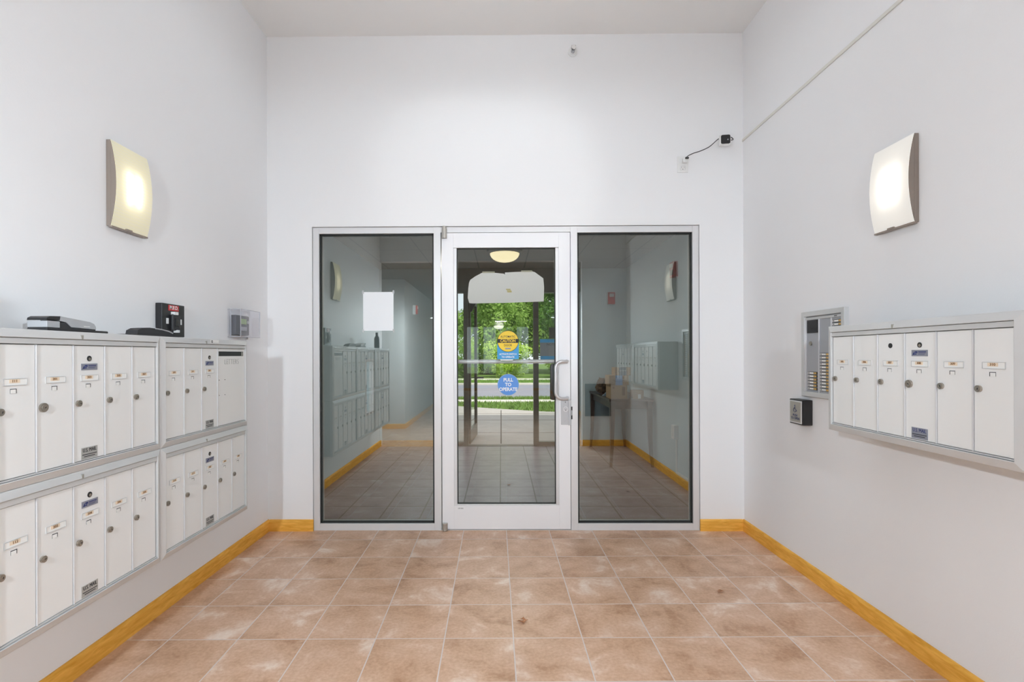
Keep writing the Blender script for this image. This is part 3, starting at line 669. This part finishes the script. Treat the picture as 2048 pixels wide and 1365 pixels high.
mb = MB(); mb.lathe([(0, 0), (.030, 0), (.032, .01), (.032, .115), (.026, .135), (.014, .150), (.013, .17)], seg=24); mb.build('body', M['black'], o, True)
mb = MB(); mb.lathe([(.015, .170), (.015, .190), (0, .192)], seg=20); mb.build('cap', M['black'], o, True)

# ------------------------------------------------------------------ right wall: directory, push plate, raceway
o = thing('intercom_directory', 'aluminium entry intercom panel with rows of name buttons on the right wall', 'intercom', (XR, 2.921, 1.018), R(-90))
W_, H_ = .368, .473
frame_ring(W_, H_, .028, .022, .002).build('frame', M['alu_d'], o)
MB().box(.004, W_ - .004, -.008, -.0005, .004, H_ - .004).build('back_panel', pm('grey_panel', (.42, .43, .46), .45, .3), o)
MB().box(.026, .034, -.016, -.008, .03, H_ - .045, b=.001).build('bright_strip', M['alu'], o)
cols = [.028, .146, .250, .342]
for u in cols[1:3]: MB().box(u - .003, u + .003, -.013, -.008, .028, H_ - .045, b=.001).build('column_divider', M['alu'], o)
MB().box(.028, W_ - .028, -.014, -.008, H_ - .046, H_ - .034, b=.001).build('title_strip', M['alu_d'], o)
text('title_lettering', 'ENTRY', .008, (.29, -.0145, H_ - .040), M['blackink'], o)
g = MB().box(.038, .134, -.011, -.007, .353, .424, b=.002).build('speaker_grille', M['black'], o)
mb = MB()
for k in range(11): mb.box(.040, .132, -.0125, -.010, .357 + k * .006, .360 + k * .006)
mb.build('slat', M['softblack'], g)
lk = MB().cyl((.070, -.010, .296), (0, 1, 0), .0115, .006, 20).build('panel_lock', M['brass'], o, True)
def row(u, z, w_):
    r_ = MB().box(u, u + w_, -.0095, -.0075, z - .0075, z + .0075).build('button_row', M['black'], o)
    MB().box(u + .002, u + w_ * .60, -.0108, -.009, z - .0047, z + .0047).build('name_strip', M['card'], r_)
    MB().box(u + .006, u + .016, -.0112, -.0106, z - .002, z + .002).build('number_print', M['blackink'], r_)
    MB().box(u + w_ * .67, u + w_ * .93, -.0125, -.009, z - .005, z + .005, b=.001).build('button', M['amber'], r_)
for k in range(6): row(.045, .046 + k * .0172, .082)
for k in range(12): row(.153, .046 + k * .0172, .082)
for k in range(22): row(.257, .046 + k * .0172, .078)

o = thing('push_plate', 'square steel PUSH TO OPEN button with wheelchair symbol in a black box', 'button', (XR, 2.977, .858), R(-90))
MB().box(0, .128, -.056, -.0005, 0, .141, b=.004).build('housing', M['black'], o)
MB().box(.006, .122, -.0600, -.054, .007, .134, b=.003).build('plate', M['alu'], o)
pl = MB().box(.012, .116, -.0612, -.058, .013, .128, b=.002).build('button_face', M['steel'], o)
text('push_lettering', 'PUSH\nTO OPEN', .020, (.064, -.0616, .042), M['blueink'], o, .0, .95)
mb = MB(); cx, cz = .064, .083
ring = [(cx - .002 + .0125 * math.cos(R(a)), -.0618, cz - .002 + .0125 * math.sin(R(a))) for a in range(110, 361, 25)]
mb.tube(ring, .0012, 6); mb.tube([(cx - .003, -.0618, cz + .018), (cx - .002, -.0618, cz + .003), (cx + .008, -.0618, cz + .003), (cx + .013, -.0618, cz - .008), (cx + .018, -.0618, cz - .007)], .0014, 6)
mb.cyl((cx - .003, -.0618, cz + .023), (0, 1, 0), .0032, .0015, 12); mb.build('wheelchair_symbol', M['blueink'], o)

mb = MB(); mb.box(XR - .007, XR, YF, YB, 2.766, 2.784, b=.002)
tag(mb.build('cable_raceway', pm('ivory_plastic', (.74, .73, .68), .5)), 'thin white cable raceway running high along the right wall', 'raceway')

# back wall details
o = thing('wall_outlet', 'white duplex wall outlet high on the back wall', 'outlet', (1.2566, YB, 2.549))
MB().box(0, .0785, -.006, -.0003, 0, .114, b=.002).build('cover_plate', M['white'], o)
MB().box(.022, .056, -.0085, -.005, .014, .046, b=.005).build('receptacle', M['white'], o)
MB().box(.022, .056, -.0085, -.005, .066, .098, b=.005).build('receptacle', M['white'], o)
mb = MB(); mb.box(.030, .0315, -.0092, -.0084, .030, .040); mb.box(.0465, .048, -.0092, -.0084, .031, .039); mb.cyl((.039, -.0088, .022), (0, 1, 0), .0028, .0008, 10); mb.build('socket_slot', M['blackink'], o)
o = thing('camera_plug', 'small white usb plug in the upper socket of the high outlet', 'plug', (1.2566, YB, 2.549))
MB().box(.030, .066, -.038, -.0095, .060, .092, b=.008).build('adapter', M['white'], o, True)
MB().box(.044, .068, -.050, -.037, .083, .094, b=.003).build('cable_head', M['black'], o)
# camera
cpt = P(1449.5, 284, 3.585)
o = thing('security_camera', 'small white cube security camera with black face beside the right corner', 'camera', tuple(cpt), R(-8))
MB().box(-.037, .037, -.018, .022, -.037, .037, b=.012).build('body', M['white'], o, True)
rr_ = [(cx_ * .020 + .0105 * math.cos(R(a_)), -.0205, cz_ * .020 + .0105 * math.sin(R(a_))) for cx_, cz_, a0_ in ((1, 1, 0), (-1, 1, 90), (-1, -1, 180), (1, -1, 270)) for a_ in range(a0_, a0_ + 91, 18)]
MB().prism(rr_, (0, .004, 0)).build('face', M['black'], o)
MB().cyl((.014, -.0215, -.003), (0, 1, 0), .004, .002, 16).build('lens', M['silver'], o, True)
MB().box(-.012, .012, .020, .074, -.012, .010, b=.003).build('mount', M['white'], o)
cable_pts = [(1372, 318), (1378, 313.5), (1388, 309), (1398, 306), (1408, 302), (1418, 297), (1426, 290.5), (1432, 285), (1438, 280.5), (1446, 279)]
pp = [P(a, b, 3.605 + .03 * math.sin(i * .5) * 0 + (.012 if 0 < i < 9 else 0)) for i, (a, b) in enumerate(cable_pts)]
pp += [P(1455, 277, 3.63), P(1462, 278, 3.635), P(1466, 282, 3.63), P(1462, 284, 3.62)]
def smooth_pts(ps, n=5):
    out = []
    for i in range(len(ps) - 1):
        p0, p1, p2, p3 = ps[max(i-1, 0)], ps[i], ps[i+1], ps[min(i+2, len(ps)-1)]
        for k in range(n):
            t = k / n
            out.append(.5 * ((2*p1) + (-p0 + p2) * t + (2*p0 - 5*p1 + 4*p2 - p3) * t*t + (-p0 + 3*p1 - 3*p2 + p3) * t**3))
    return out + [ps[-1]]
inv = (Matrix.Translation(cpt) @ Matrix.Rotation(R(-8), 4, 'Z')).inverted()
mb = MB(); mb.tube([inv @ p for p in smooth_pts(pp)], .0028, 8)
mb.build('power_cable', M['black'], o, True)
o = thing('sprinkler_head', 'small white sidewall sprinkler high on the back wall', 'sprinkler', tuple(P(1147, 106, YB)))
mb = MB(); mb.cyl((0, -.004, 0), (0, 1, 0), .033, .008, 32, .033); mb.build('escutcheon', M['white'], o, True)
mb = MB(); mb.cyl((0, -.022, 0), (0, 1, 0), .012, .03, 20); mb.tube([(-.010, -.035, 0), (-.014, -.05, 0), (0, -.062, 0), (.014, -.05, 0), (.010, -.035, 0)], .0028, 8); mb.build('head', M['silver'], o, True)
mb = MB(); mb.box(-.016, .016, -.066, -.026, .012, .0145, b=.001); mb.cyl((0, -.063, 0), (0, 1, 0), .014, .002, 16); mb.build('deflector', M['white'], o)
mb = MB(); mb.cyl((-.004, -.048, 0), (0, 1, 0), .003, .024, 10); mb.build('bulb', M['black'], o)

# added ceiling fill fixture (unseen), dome lamps, added hall fill lamps
o = thing('ceiling_fill_fixture', 'added unseen rectangular fill light hanging above the mail room', 'lamp', (0, 2.25, ZC))  # unseen fixture, added to carry the ceiling fill
mb = MB(); mb.box(-.62, .62, -.30, .30, -.315, -.245, b=.004); mb.build('housing', M['white'], o)
for u in (-.5, .5): MB().cyl((u, 0, -.123), (0, 0, 1), .006, .246, 10).build('hanger_rod', M['alu'], o)
def dome(label, loc, r, hang, drop, mat, es, ringm):
    o = thing('dome_light', label, 'lamp', loc, 0, 'round dome ceiling lamps')
    mb = MB(); mb.lathe([(0, -.002), (r * .5, -.002), (r * 1.22, -.002), (r * 1.22, -hang * .5), (r * 1.02, -hang), (r * .98, -hang)], seg=40); mb.build('canopy', ringm, o, True)
    mb = MB(); mb.lathe([(r, -hang)] + [(r * math.cos(R(a)), -hang - drop * math.sin(R(a))) for a in range(12, 91, 13)] + [(0, -hang - drop)], seg=40); mb.build('bowl', mat, o, True)
    return o
bowl = pm('glowing_alabaster_bowl', (.9, .82, .6), .4, emit=(1, .86, .50), es=.85)
dome('glowing cream glass bowl ceiling lamp in the vestibule', (P(1010, 500, 5.77).x, 5.77, 2.44), .165, .045, .095, bowl, 1, M['dbronze'])
bowl2 = pm('glowing_white_bowl', (.9, .9, .85), .4, emit=(1, .97, .9), es=4.0)
def pendant(label, x):  # unseen lamps, added as bodies for the hall fill lights
    o = thing('pendant_lamp', label, 'lamp', (x, -.55, 2.55), 0, 'added fill lamps in the hall')
    MB().cyl((0, 0, -.012), (0, 0, 1), .055, .022, 24).build('canopy', M['white'], o, True)
    MB().cyl((0, 0, -.345), (0, 0, 1), .004, .65, 8).build('cord', M['white'], o)
    mb = MB(); mb.lathe([(.004, -.655), (.05, -.668), (.09, -.690), (.125, -.720)], seg=32); mb.build('lamp_shade', M['white'], o, True)  # cap shaped to keep the added light off the upper walls
pendant('added white fill lamp with a shallow shade in the hall, left of the camera', -.975)
pendant('added white fill lamp with a shallow shade in the hall, right of the camera', .89)
dome('small bright ceiling lamp far down the hall, mirrored in the door glass', (-.07, -9.0, 2.55), .165, .37, .11, bowl2, 1, M['white'])

# ------------------------------------------------------------------ reflected side of the room
o = thing('wall_board', 'dark square board low on the return wall, mirrored in the right sidelight', 'board', (1.145, YF, .40))
MB().box(0, .37, .0005, .02, 0, .46, b=.003).build('frame', M['white'], o)
MB().box(.008, .362, .018, .024, .008, .452).build('panel', M['black'], o)
def strobe(label, loc, rotz):
    o = thing('fire_strobe', label, 'alarm', loc, rotz, 'red and white fire alarm strobes')
    MB().box(0, .10, -.055, -.0005, 0, .17, b=.004).build('back_box', M['white'], o)
    MB().box(.002, .098, -.085, -.055, .004, .166, b=.004).build('red_face', M['salmon'], o)
    MB().box(.02, .08, -.10, -.084, .10, .145, b=.006).build('flash_lens', M['white'], o)
    return o
strobe('red faced fire strobe on the return wall, mirrored in the right sidelight', (1.56, YF, 1.94), R(180))
strobe('red faced fire strobe on the left hall wall, mirrored in the left sidelight', (-1.645, -2.25, 2.02), R(90))

# ------------------------------------------------------------------ vestibule objects
o = thing('fire_alarm', 'red horn strobe high on the right vestibule wall', 'alarm', (XR, 5.11, 2.015), R(-90))
MB().box(0, .12, -.045, -.0005, 0, .15, b=.004).build('housing', M['red'], o)
MB().box(.03, .09, -.060, -.044, .09, .13, b=.004).build('strobe_lens', M['white'], o)
MB().box(.02, .10, -.048, -.044, .02, .07).build('horn_grille', M['softblack'], o)
o = thing('surface_socket', 'white surface mounted socket box on the right vestibule wall', 'socket', (XR, 5.08, .425), R(-90))
MB().box(0, .085, -.045, -.0005, 0, .135, b=.004).build('box', M['white'], o)
MB().box(.030, .055, -.049, -.044, .02, .115, b=.002).build('face', M['white'], o)
mb = MB(); mb.box(XR - .014, XR, 5.02, 5.042, .083, .424); mb.box(XR - .014, XR, 4.0, 5.02, .083, .105)
tag(mb.build('surface_raceway', M['white']), 'white cable raceway from the vestibule socket down to the baseboard', 'raceway')

tx0, tx1, ty0, ty1, tz = 1.205, 1.695, 5.70, 7.00, .757
tb = thing('console_table', 'dark brown console table against the right vestibule wall', 'table', ((tx0 + tx1) / 2, (ty0 + ty1) / 2, 0))
hw, hd = (tx1 - tx0) / 2, (ty1 - ty0) / 2
MB().box(-hw, hw, -hd, hd, tz - .028, tz, b=.004).build('tabletop', M['dwood'], tb)
ap = MB(); ap.box(-hw + .03, hw - .03, -hd + .03, -hd + .05, tz - .11, tz - .028); ap.box(-hw + .03, hw - .03, hd - .05, hd - .03, tz - .11, tz - .028)
ap.box(-hw + .03, -hw + .05, -hd + .05, hd - .05, tz - .11, tz - .028); ap.box(hw - .05, hw - .03, -hd + .05, hd - .05, tz - .11, tz - .028); ap.build('apron', M['dwood'], tb)
for sx in (-1, 1):
    for sy in (-1, 1):
        x, y = sx * (hw - .035), sy * (hd - .035)
        mb = MB(); n_ = 7; rings = []
        for k in range(n_ + 1):
            t_ = k / n_; z = (tz - .03) * (1 - t_); hh = .028 - .014 * t_; off = .022 * (t_ ** 3)
            cx, cy2 = x + sx * off, y + sy * off
            rings.append([mb.bm.verts.new((cx + a * hh, cy2 + b * hh, z)) for a, b in ((-1, -1), (1, -1), (1, 1), (-1, 1))])
        for a, b in zip(rings, rings[1:]):
            for k in range(4): mb.bm.faces.new([a[k], a[(k+1) % 4], b[(k+1) % 4], b[k]])
        mb.bm.faces.new(rings[0]); mb.bm.faces.new(rings[-1][::-1])
        mb.build('leg', M['dwood'], tb)

def parcel(label, x0, x1, y0, y1, z0, z1, tape=None, tw=.3, marks=True, lab=None):
    o = thing('cardboard_parcel', label, 'parcel', ((x0+x1)/2, (y0+y1)/2, z0), 0, 'cardboard parcels on the console table')
    w2, d2, h = (x1-x0)/2, (y1-y0)/2, z1-z0
    MB().box(-w2, w2, -d2, d2, 0, h, b=.002).build('carton', M['card_b'], o)
    if tape:
        MB().box(-w2 * tw, w2 * tw, -d2 - .0006, d2 + .0006, -.0002 + .0004, h + .0006).build('tape', tape, o)
    if marks:
        mb = MB(); mb.tube([(-w2 * .62, -d2 - .001, h * .56), (-w2 * .45, -d2 - .001, h * .44), (-w2 * .3, -d2 - .001, h * .38)], .0022, 6)
        mb.tube([(w2 * .30, -d2 - .001, h * .44), (w2 * .5, -d2 - .001, h * .52), (w2 * .55, -d2 - .001, h * .40)], .0022, 6); mb.build('printed_arrow', M['blackink'], o)
    if lab:
        MB().box(lab[0], lab[1], -d2 - .0012, -d2 - .0002, lab[2], lab[3]).build('address_label', M['card'], o)
    return o
parcel('largest cardboard parcel, bottom of the stack on the console table', 1.225, 1.410, 5.735, 5.99, tz, .910, None, marks=False)
q = bpy.data.objects[ [a.name for a in bpy.data.objects if a.name.startswith('cardboard_parcel')][-1] ]
mb = MB(); mb.box(.035, .068, -.1287, -.1277, .04, .135); mb.box(-.070, -.050, -.1287, -.1277, .115, .138); mb.build('printed_symbols', pm('brown_print', (.25, .15, .08), .7), q)
parcel('middle parcel with bright blue tape in the stack on the console table', 1.210, 1.428, 5.74, 5.97, .911, 1.020, M['tape_b'], .36)
parcel('small top parcel with dark teal tape in the stack on the console table', 1.275, 1.450, 5.74, 5.92, 1.021, 1.110, M['tape_d'], .46)
q = bpy.data.objects[ [a.name for a in bpy.data.objects if a.name.startswith('cardboard_parcel')][-1] ]
text('tape_lettering', 'prime', .030, (0, -.0915, .055), M['ltblue'], q, .01)
parcel('small lone cardboard parcel with a white label on the right of the table', 1.475, 1.595, 5.74, 5.86, tz, .853, None, marks=False, lab=(-.005, .028, .004, .052))

rnd = random.Random(5)
def blob(mat, name, loc, s, seed, amp=.35, fr=3.0, sub=4):
    mb = MB(); bmesh.ops.create_icosphere(mb.bm, subdivisions=sub, radius=1.0)
    for v in mb.bm.verts:
        d = noise.noise(v.co * fr + Vector((seed, 0, 0))) * amp + noise.noise(v.co * fr * 2.7 + Vector((0, seed, 0))) * amp * .5
        v.co = v.co * (1 + d); v.co.x *= s[0]; v.co.y *= s[1]; v.co.z = max(v.co.z, -.8) * s[2]
    o = mb.build(name, mat, None, False); o.location = loc
    return o
o = blob(M['cloth_tan'], 'crumpled_bag', (1.30, 6.52, tz + .088), (.085, .12, .105), 3.1); tag(o, 'crumpled brown paper bag behind the parcels on the console table', 'bag')
mb = MB(); mb.prism([(-.075, 0, 0), (.06, 0, 0), (.065, 0, .13), (.02, 0, .10), (-.02, 0, .05)], (.0, .03, 0))
o = mb.build('padded_envelope', M['ltblue']); o.location = (1.285, 6.13, tz + .001); tag(o, 'pale blue plastic mailer leaning behind the parcel stack', 'envelope')

sbox('trim_3', 'dark bronze transom panel above the outer entrance', M['dbronze'], (-.86, 1.08, 7.0, 7.04, 2.12, 2.44))
# outer entrance: bronze frame, sidelights, open door
OY = 7.04
fr = thing('door_2', 'dark bronze outer entrance frame', 'door', (0, OY, 0), kind='structure')
X0o, Xj, Xk, X1o = -.86, -.515, .447, 1.08
mb = MB(); mb.box(X0o, X0o + .05, 0, .11, 0, 2.16); mb.box(Xj, Xj + .062, 0, .11, 0, 2.16); mb.box(Xk, Xk + .070, 0, .11, 0, 2.16); mb.box(X1o - .05, X1o, 0, .11, 0, 2.16)
mb.box(X0o, X1o, 0.001, .109, 2.112, 2.16); mb.box(X0o + .05, Xj, 0.001, .109, 0, .055); mb.box(Xk + .07, X1o - .05, .001, .109, 0, .055)
mb.build('frame', M['dbronze'], fr)
mb = MB(); mb.box(X0o + .05, Xj, .05, .056, .055, 2.112); mb.build('sidelight_glass', M['oglass'], fr)
mb = MB(); mb.box(Xk + .07, X1o - .05, .05, .056, .055, 2.112); mb.build('sidelight_glass', M['oglass'], fr)
mb = MB(); mb.box(Xj + .062, Xk, 0, .12, -.003, .006, b=.001); mb.build('threshold', M['dbronze'], fr)
dr = thing('door_3', 'dark bronze outer door standing open against the left', 'door', (-.448, OY + .115, 0), R(86.5), kind='structure')
mb = MB(); mb.box(0, .075, -.022, .022, .01, 2.10, b=.002); mb.box(.80, .885, -.022, .022, .01, 2.10, b=.002); mb.box(.075, .80, -.022, .022, .01, .20, b=.002); mb.box(.075, .80, -.022, .022, 2.0, 2.10, b=.002); mb.build('frame', M['dbronze'], dr)
mb = MB(); mb.box(.075, .80, -.003, .003, .20, 2.0); mb.build('glass', M['oglass'], dr)
mb = MB(); mb.tube([(.80, -.022, .90), (.80, -.09, .90), (.80, -.13, .90)], .012, 8); mb.build('push_rail', M['black'], dr, True)
mb = MB(); mb.prism([(.0, -.02, 2.00), (.0, -.12, 2.02), (.0, -.04, 1.86), (.0, -.02, 1.86)], (.03, 0, 0)); mb.build('closer_bracket', M['black'], dr)
# notice on outer sidelight
nn = thing('posted_notice', 'blue and grey notice on the right outer sidelight', 'notice', (0, OY + .048, 0))
s0 = (OY + .048) / F
def bx(name, p0, p1, m, par, o0=-.002, o1=-.0003):
    x0, z1 = W(*p0); x1, z0 = W(*p1); return MB().box(x0, x1, o0, o1, z0, z1).build(name, m, par)
bx('grey_sheet', (1080, 686), (1124, 713), pm('grey_print', (.22, .25, .29), .5), nn)
bx('blue_band', (1080, 679), (1124, 686), M['blue'], nn); bx('blue_band', (1081, 713), (1124, 722), M['blue'], nn)
x, z = W(1105, 690); text('notice_lettering', 'NOTICE', .045, (x, -.0026, z), M['blackink'], nn)
bb = bx('card_reader', (1098, 656), (1114, 678), M['black'], None, -.035, -.0003); bb.location = (0, OY + .048, 0); tag(bb, 'small black box above the blue notice on the outer sidelight', 'box')
# narrow window in vestibule left wall
o = thing('window_4', 'narrow low window in the left vestibule wall', 'window', (XL, 6.29, .50), R(90), kind='structure')
mb = MB(); mb.box(0, .035, -.006, .05, 0, .71); mb.box(.385, .42, -.006, .05, 0, .71); mb.box(.035, .385, -.006, .05, 0, .035); mb.box(.035, .385, -.006, .05, .675, .71); mb.build('frame', M['alu'], o)
mb = MB(); mb.box(.035, .385, .02, .025, .035, .675); mb.build('glass', M['oglass'], o)
# hall end windows
for a, b_ in ((-1.2, -.79), (-.62, -.18), (-.035, .40), (.56, .97)):
    MB  # each pane is glazed
g = MB()
for a, b_ in ((-1.2, -.79), (-.62, -.18), (-.035, .40), (.56, .97)): g.box(a, b_, -10.76, -10.755, .6, 2.24)
struct(g.build('window_5', M['oglass']), 'four glazed panes at the end of the hall')

# dry leaves
def dry_leaf(label, px, py, s, seed):
    D = 1287.0 / (py - VY); p = P(px, py, D); r_ = random.Random(seed)
    mb = MB()
    for k in range(3):
        a0 = r_.uniform(0, 6.28); c = Vector((r_.uniform(-.3, .3), r_.uniform(-.3, .3), .02)) * s
        ps = []
        for t_ in range(9):
            a = 6.283 * t_ / 9; rr = s * (.42 + .22 * math.sin(a * 3 + a0)) * r_.uniform(.7, 1.1)
            ps.append(c + Vector((math.cos(a) * rr, math.sin(a) * rr * .6, .003 + abs(r_.gauss(0, .14)) * s)))
        cc = c + Vector((0, 0, .006))
        for i in range(9): mb.poly([cc, ps[i], ps[(i+1) % 9]])
    mb.tube([Vector((0, 0, .004)), Vector((s * .5, s * .3, .006)), Vector((s * .9, s * .35, .004))], .0012, 5)
    o = mb.build('dry_leaf', M['leafdry']); o.location = (p.x, p.y, 0)
    tag(o, label, 'leaf')
dry_leaf('curled dry brown leaf on the tiles in front of the door', 1040, 1245, .038, 2)
dry_leaf('small dry leaf scrap on the tiles toward the right baseboard', 1437, 1185, .028, 4)
dry_leaf('tiny dry leaf on the grey vestibule tiles behind the door', 1016, 971, .030, 6)

# ------------------------------------------------------------------ outside
sbox('ground_lawn', 'lawn outside the entrance', M['grass'], (-60, 60, 7.3, 70, -.15, -.02))
sbox('ground_rear', 'lot behind the building, made pale to brighten the mirrored panes', pm('brightened_lot', (.50, .56, .40), .9, var=.1, vscale=3), (-30, 30, -45, -10.85, -.15, -.02))  # ground colour lightened to brighten the hall windows mirrored in the door
mb = MB(); mb.prism([(-9, 7.2, -.10), (9, 7.2, -.10), (9, 10.2, -.10), (3.2, 10.6, -.10), (1.6, 11.15, -.10), (.9, 11.35, -.10), (0, 11.9, -.10), (-1.6, 12.9, -.10), (-9, 13.4, -.10)], (0, 0, .098))
struct(mb.build('path_walk', M['concrete']), 'concrete walk outside the outer door')
jm = pm('dark_joint', (.07, .06, .05), .9)
mb = MB(); mb.box(-.012, .006, 7.25, 11.6, -.0018, .0006)
for yy in (8.25, 9.85, 10.95): mb.box(-6, 6, yy, yy + .014, -.0018, .0004)
struct(mb.build('path_joint', jm), 'dark joints between the concrete slabs')
sbox('path_near', 'pale sidewalk strip across the lawn', M['kerb'], (-60, 60, 13.65, 14.35, -.1, .0))
sbox('road', 'grey asphalt road beyond the lawn', M['road'], (-60, 60, 15.1, 21.4, -.1, -.005))
sbox('kerb_far', 'pale kerb on the far side of the road', M['kerb'], (-60, 60, 21.4, 21.75, -.1, .06))
sbox('path_far', 'pale sidewalk beyond the road', M['kerb'], (-60, 60, 25.4, 26.8, -.1, .01))
mb = MB(); rb = random.Random(11)
def blades(x0, x1, y0, y1, n, h):
    for _ in range(n):
        x, y = rb.uniform(x0, x1), rb.uniform(y0, y1)
        if y < 12.9 and x > -1.6 and y < 11.95 + (-.55) * x: continue
        hh = h * rb.uniform(.5, 1.2); a = rb.uniform(0, 6.28); w_ = .010 + .008 * rb.random()
        dx, dy = math.cos(a) * w_, math.sin(a) * w_; lx, ly = rb.gauss(0, hh * .4), rb.gauss(0, hh * .4)
        mb.poly([(x - dx, y - dy, -.02), (x + dx, y + dy, -.02), (x + lx, y + ly, hh)])
blades(-2.5, 4, 10.3, 13.6, 9000, .06); blades(-3, 4, 14.4, 15.05, 3500, .07); blades(-4, 5, 21.8, 25.3, 5000, .09)
tag(mb.build('grass', M['blade']), 'short green grass strips beside the walk and road', 'grass', kind='stuff')

def crown_mesh(seed, rx, ry, rz, n, leaf, blobs=22):
    r_ = random.Random(seed); bm = bmesh.new()
    cs = []
    for _ in range(blobs):
        while True:
            v = Vector((r_.uniform(-1, 1), r_.uniform(-1, 1), r_.uniform(-1, 1)))
            if v.length < 1: break
        cs.append((Vector((v.x * rx, v.y * ry, v.z * rz)), r_.uniform(.26, .46) * min(rx, rz)))
    for _ in range(n):
        c, rr = r_.choice(cs)
        d = Vector((r_.gauss(0, 1), r_.gauss(0, 1), r_.gauss(0, 1))).normalized()
        p = c + d * rr * (r_.random() ** .25)
        a = Vector((r_.gauss(0, 1), r_.gauss(0, 1), r_.gauss(0, 1))).normalized(); b = a.cross(d + Vector((.01, .02, .03))).normalized()
        s = leaf * r_.uniform(.6, 1.3)
        bm.faces.new([bm.verts.new(p + a * s), bm.verts.new(p + b * s * .45), bm.verts.new(p - a * s * .8), bm.verts.new(p - b * s * .45)])
    me = bpy.data.meshes.new('crown'); bm.to_mesh(me); bm.free(); return me
cr_ = [crown_mesh(1, 3.2, 2.4, 4.3, 15000, .17, 34), crown_mesh(2, 2.6, 2.2, 3.4, 12000, .15, 28), crown_mesh(3, 1.5, 1.2, 1.25, 6500, .085, 22)]
def tree(label, x, y, ci, mt, s, group, kind_='tree', name='tree'):
    t = thing(name, label, kind_, (x, y, -.05), rb.uniform(0, 6.28), group); t.scale = (s, s, s)
    hgt = [4.6, 3.7, 1.25][ci]
    me = cr_[ci].copy(); me.materials.append(M[mt]); c = bpy.data.objects.new('crown', me); C.objects.link(c); c.parent = t; c.location = (0, 0, hgt)
    mb = MB(); rt = [.16, .12, .04][ci]
    mb.tube([(0, 0, 0), (.05, .02, hgt * .5), (-.04, .06, hgt * .95)], lambda i: rt * (1 - .3 * i), 10)
    for k in range(5):
        a = k * 1.3; mb.tube([(0, 0, hgt * .5), (math.cos(a) * hgt * .18, math.sin(a) * hgt * .18, hgt * .85), (math.cos(a) * hgt * .3, math.sin(a) * hgt * .3, hgt * 1.15)], lambda i: rt * .4 * (1 - .35 * i), 6)
    mb.build('trunk', M['bark'], t)
GT = 'trees beyond the road'
ordn = ['leftmost', 'second from the left', 'third from the left', 'fourth from the left', 'fifth from the left', 'sixth from the left', 'rightmost']
for i, (x, ci, mt) in enumerate(((-15.5, 1, 'leaf2'), (-7.6, 0, 'leaf1'), (-.9, 1, 'leaf1'), (5.2, 0, 'leaf2'), (13.4, 1, 'leaf1'))):
    tree('leafy tree in the near row beyond the road, ' + (ordn[i] if i < 4 else 'rightmost'), x, 33.4 + (i % 2) * .8, ci, mt, 1.0, GT)
for i, (x, ci, mt) in enumerate(((-24, 0, 'leaf2'), (-15.4, 0, 'leaf2'), (-7.0, 0, 'leaf2'), (1.2, 0, 'leaf1'), (10.6, 0, 'leaf2'))):
    tree('tall tree in the rear row beyond the road, ' + (ordn[i] if i < 4 else 'rightmost'), x, 41.5, ci, mt, 1.22, GT)
for i, x in enumerate((-9.6, -6.0, -2.75, .35, 3.5, 6.9, 10.4)):
    tree('bright green bush beyond the road, ' + ordn[i], x, 28.4 + (i % 2) * .3, 2, 'leaf3' if i % 3 != 2 else 'leaf1', (.95, 1.12, 1.0)[i % 3], 'bushes beyond the road', 'bush', 'bush')
for i, (x, y, ss) in enumerate(((-7.5, -24, .42), (.6, -30, .46), (8, -26, .44))):
    tree('leafy tree behind the building, ' + ('left', 'middle', 'right')[i] + ' of the three mirrored in the door glass', x, y, i % 2, 'leaf3', ss, 'trees behind the building')
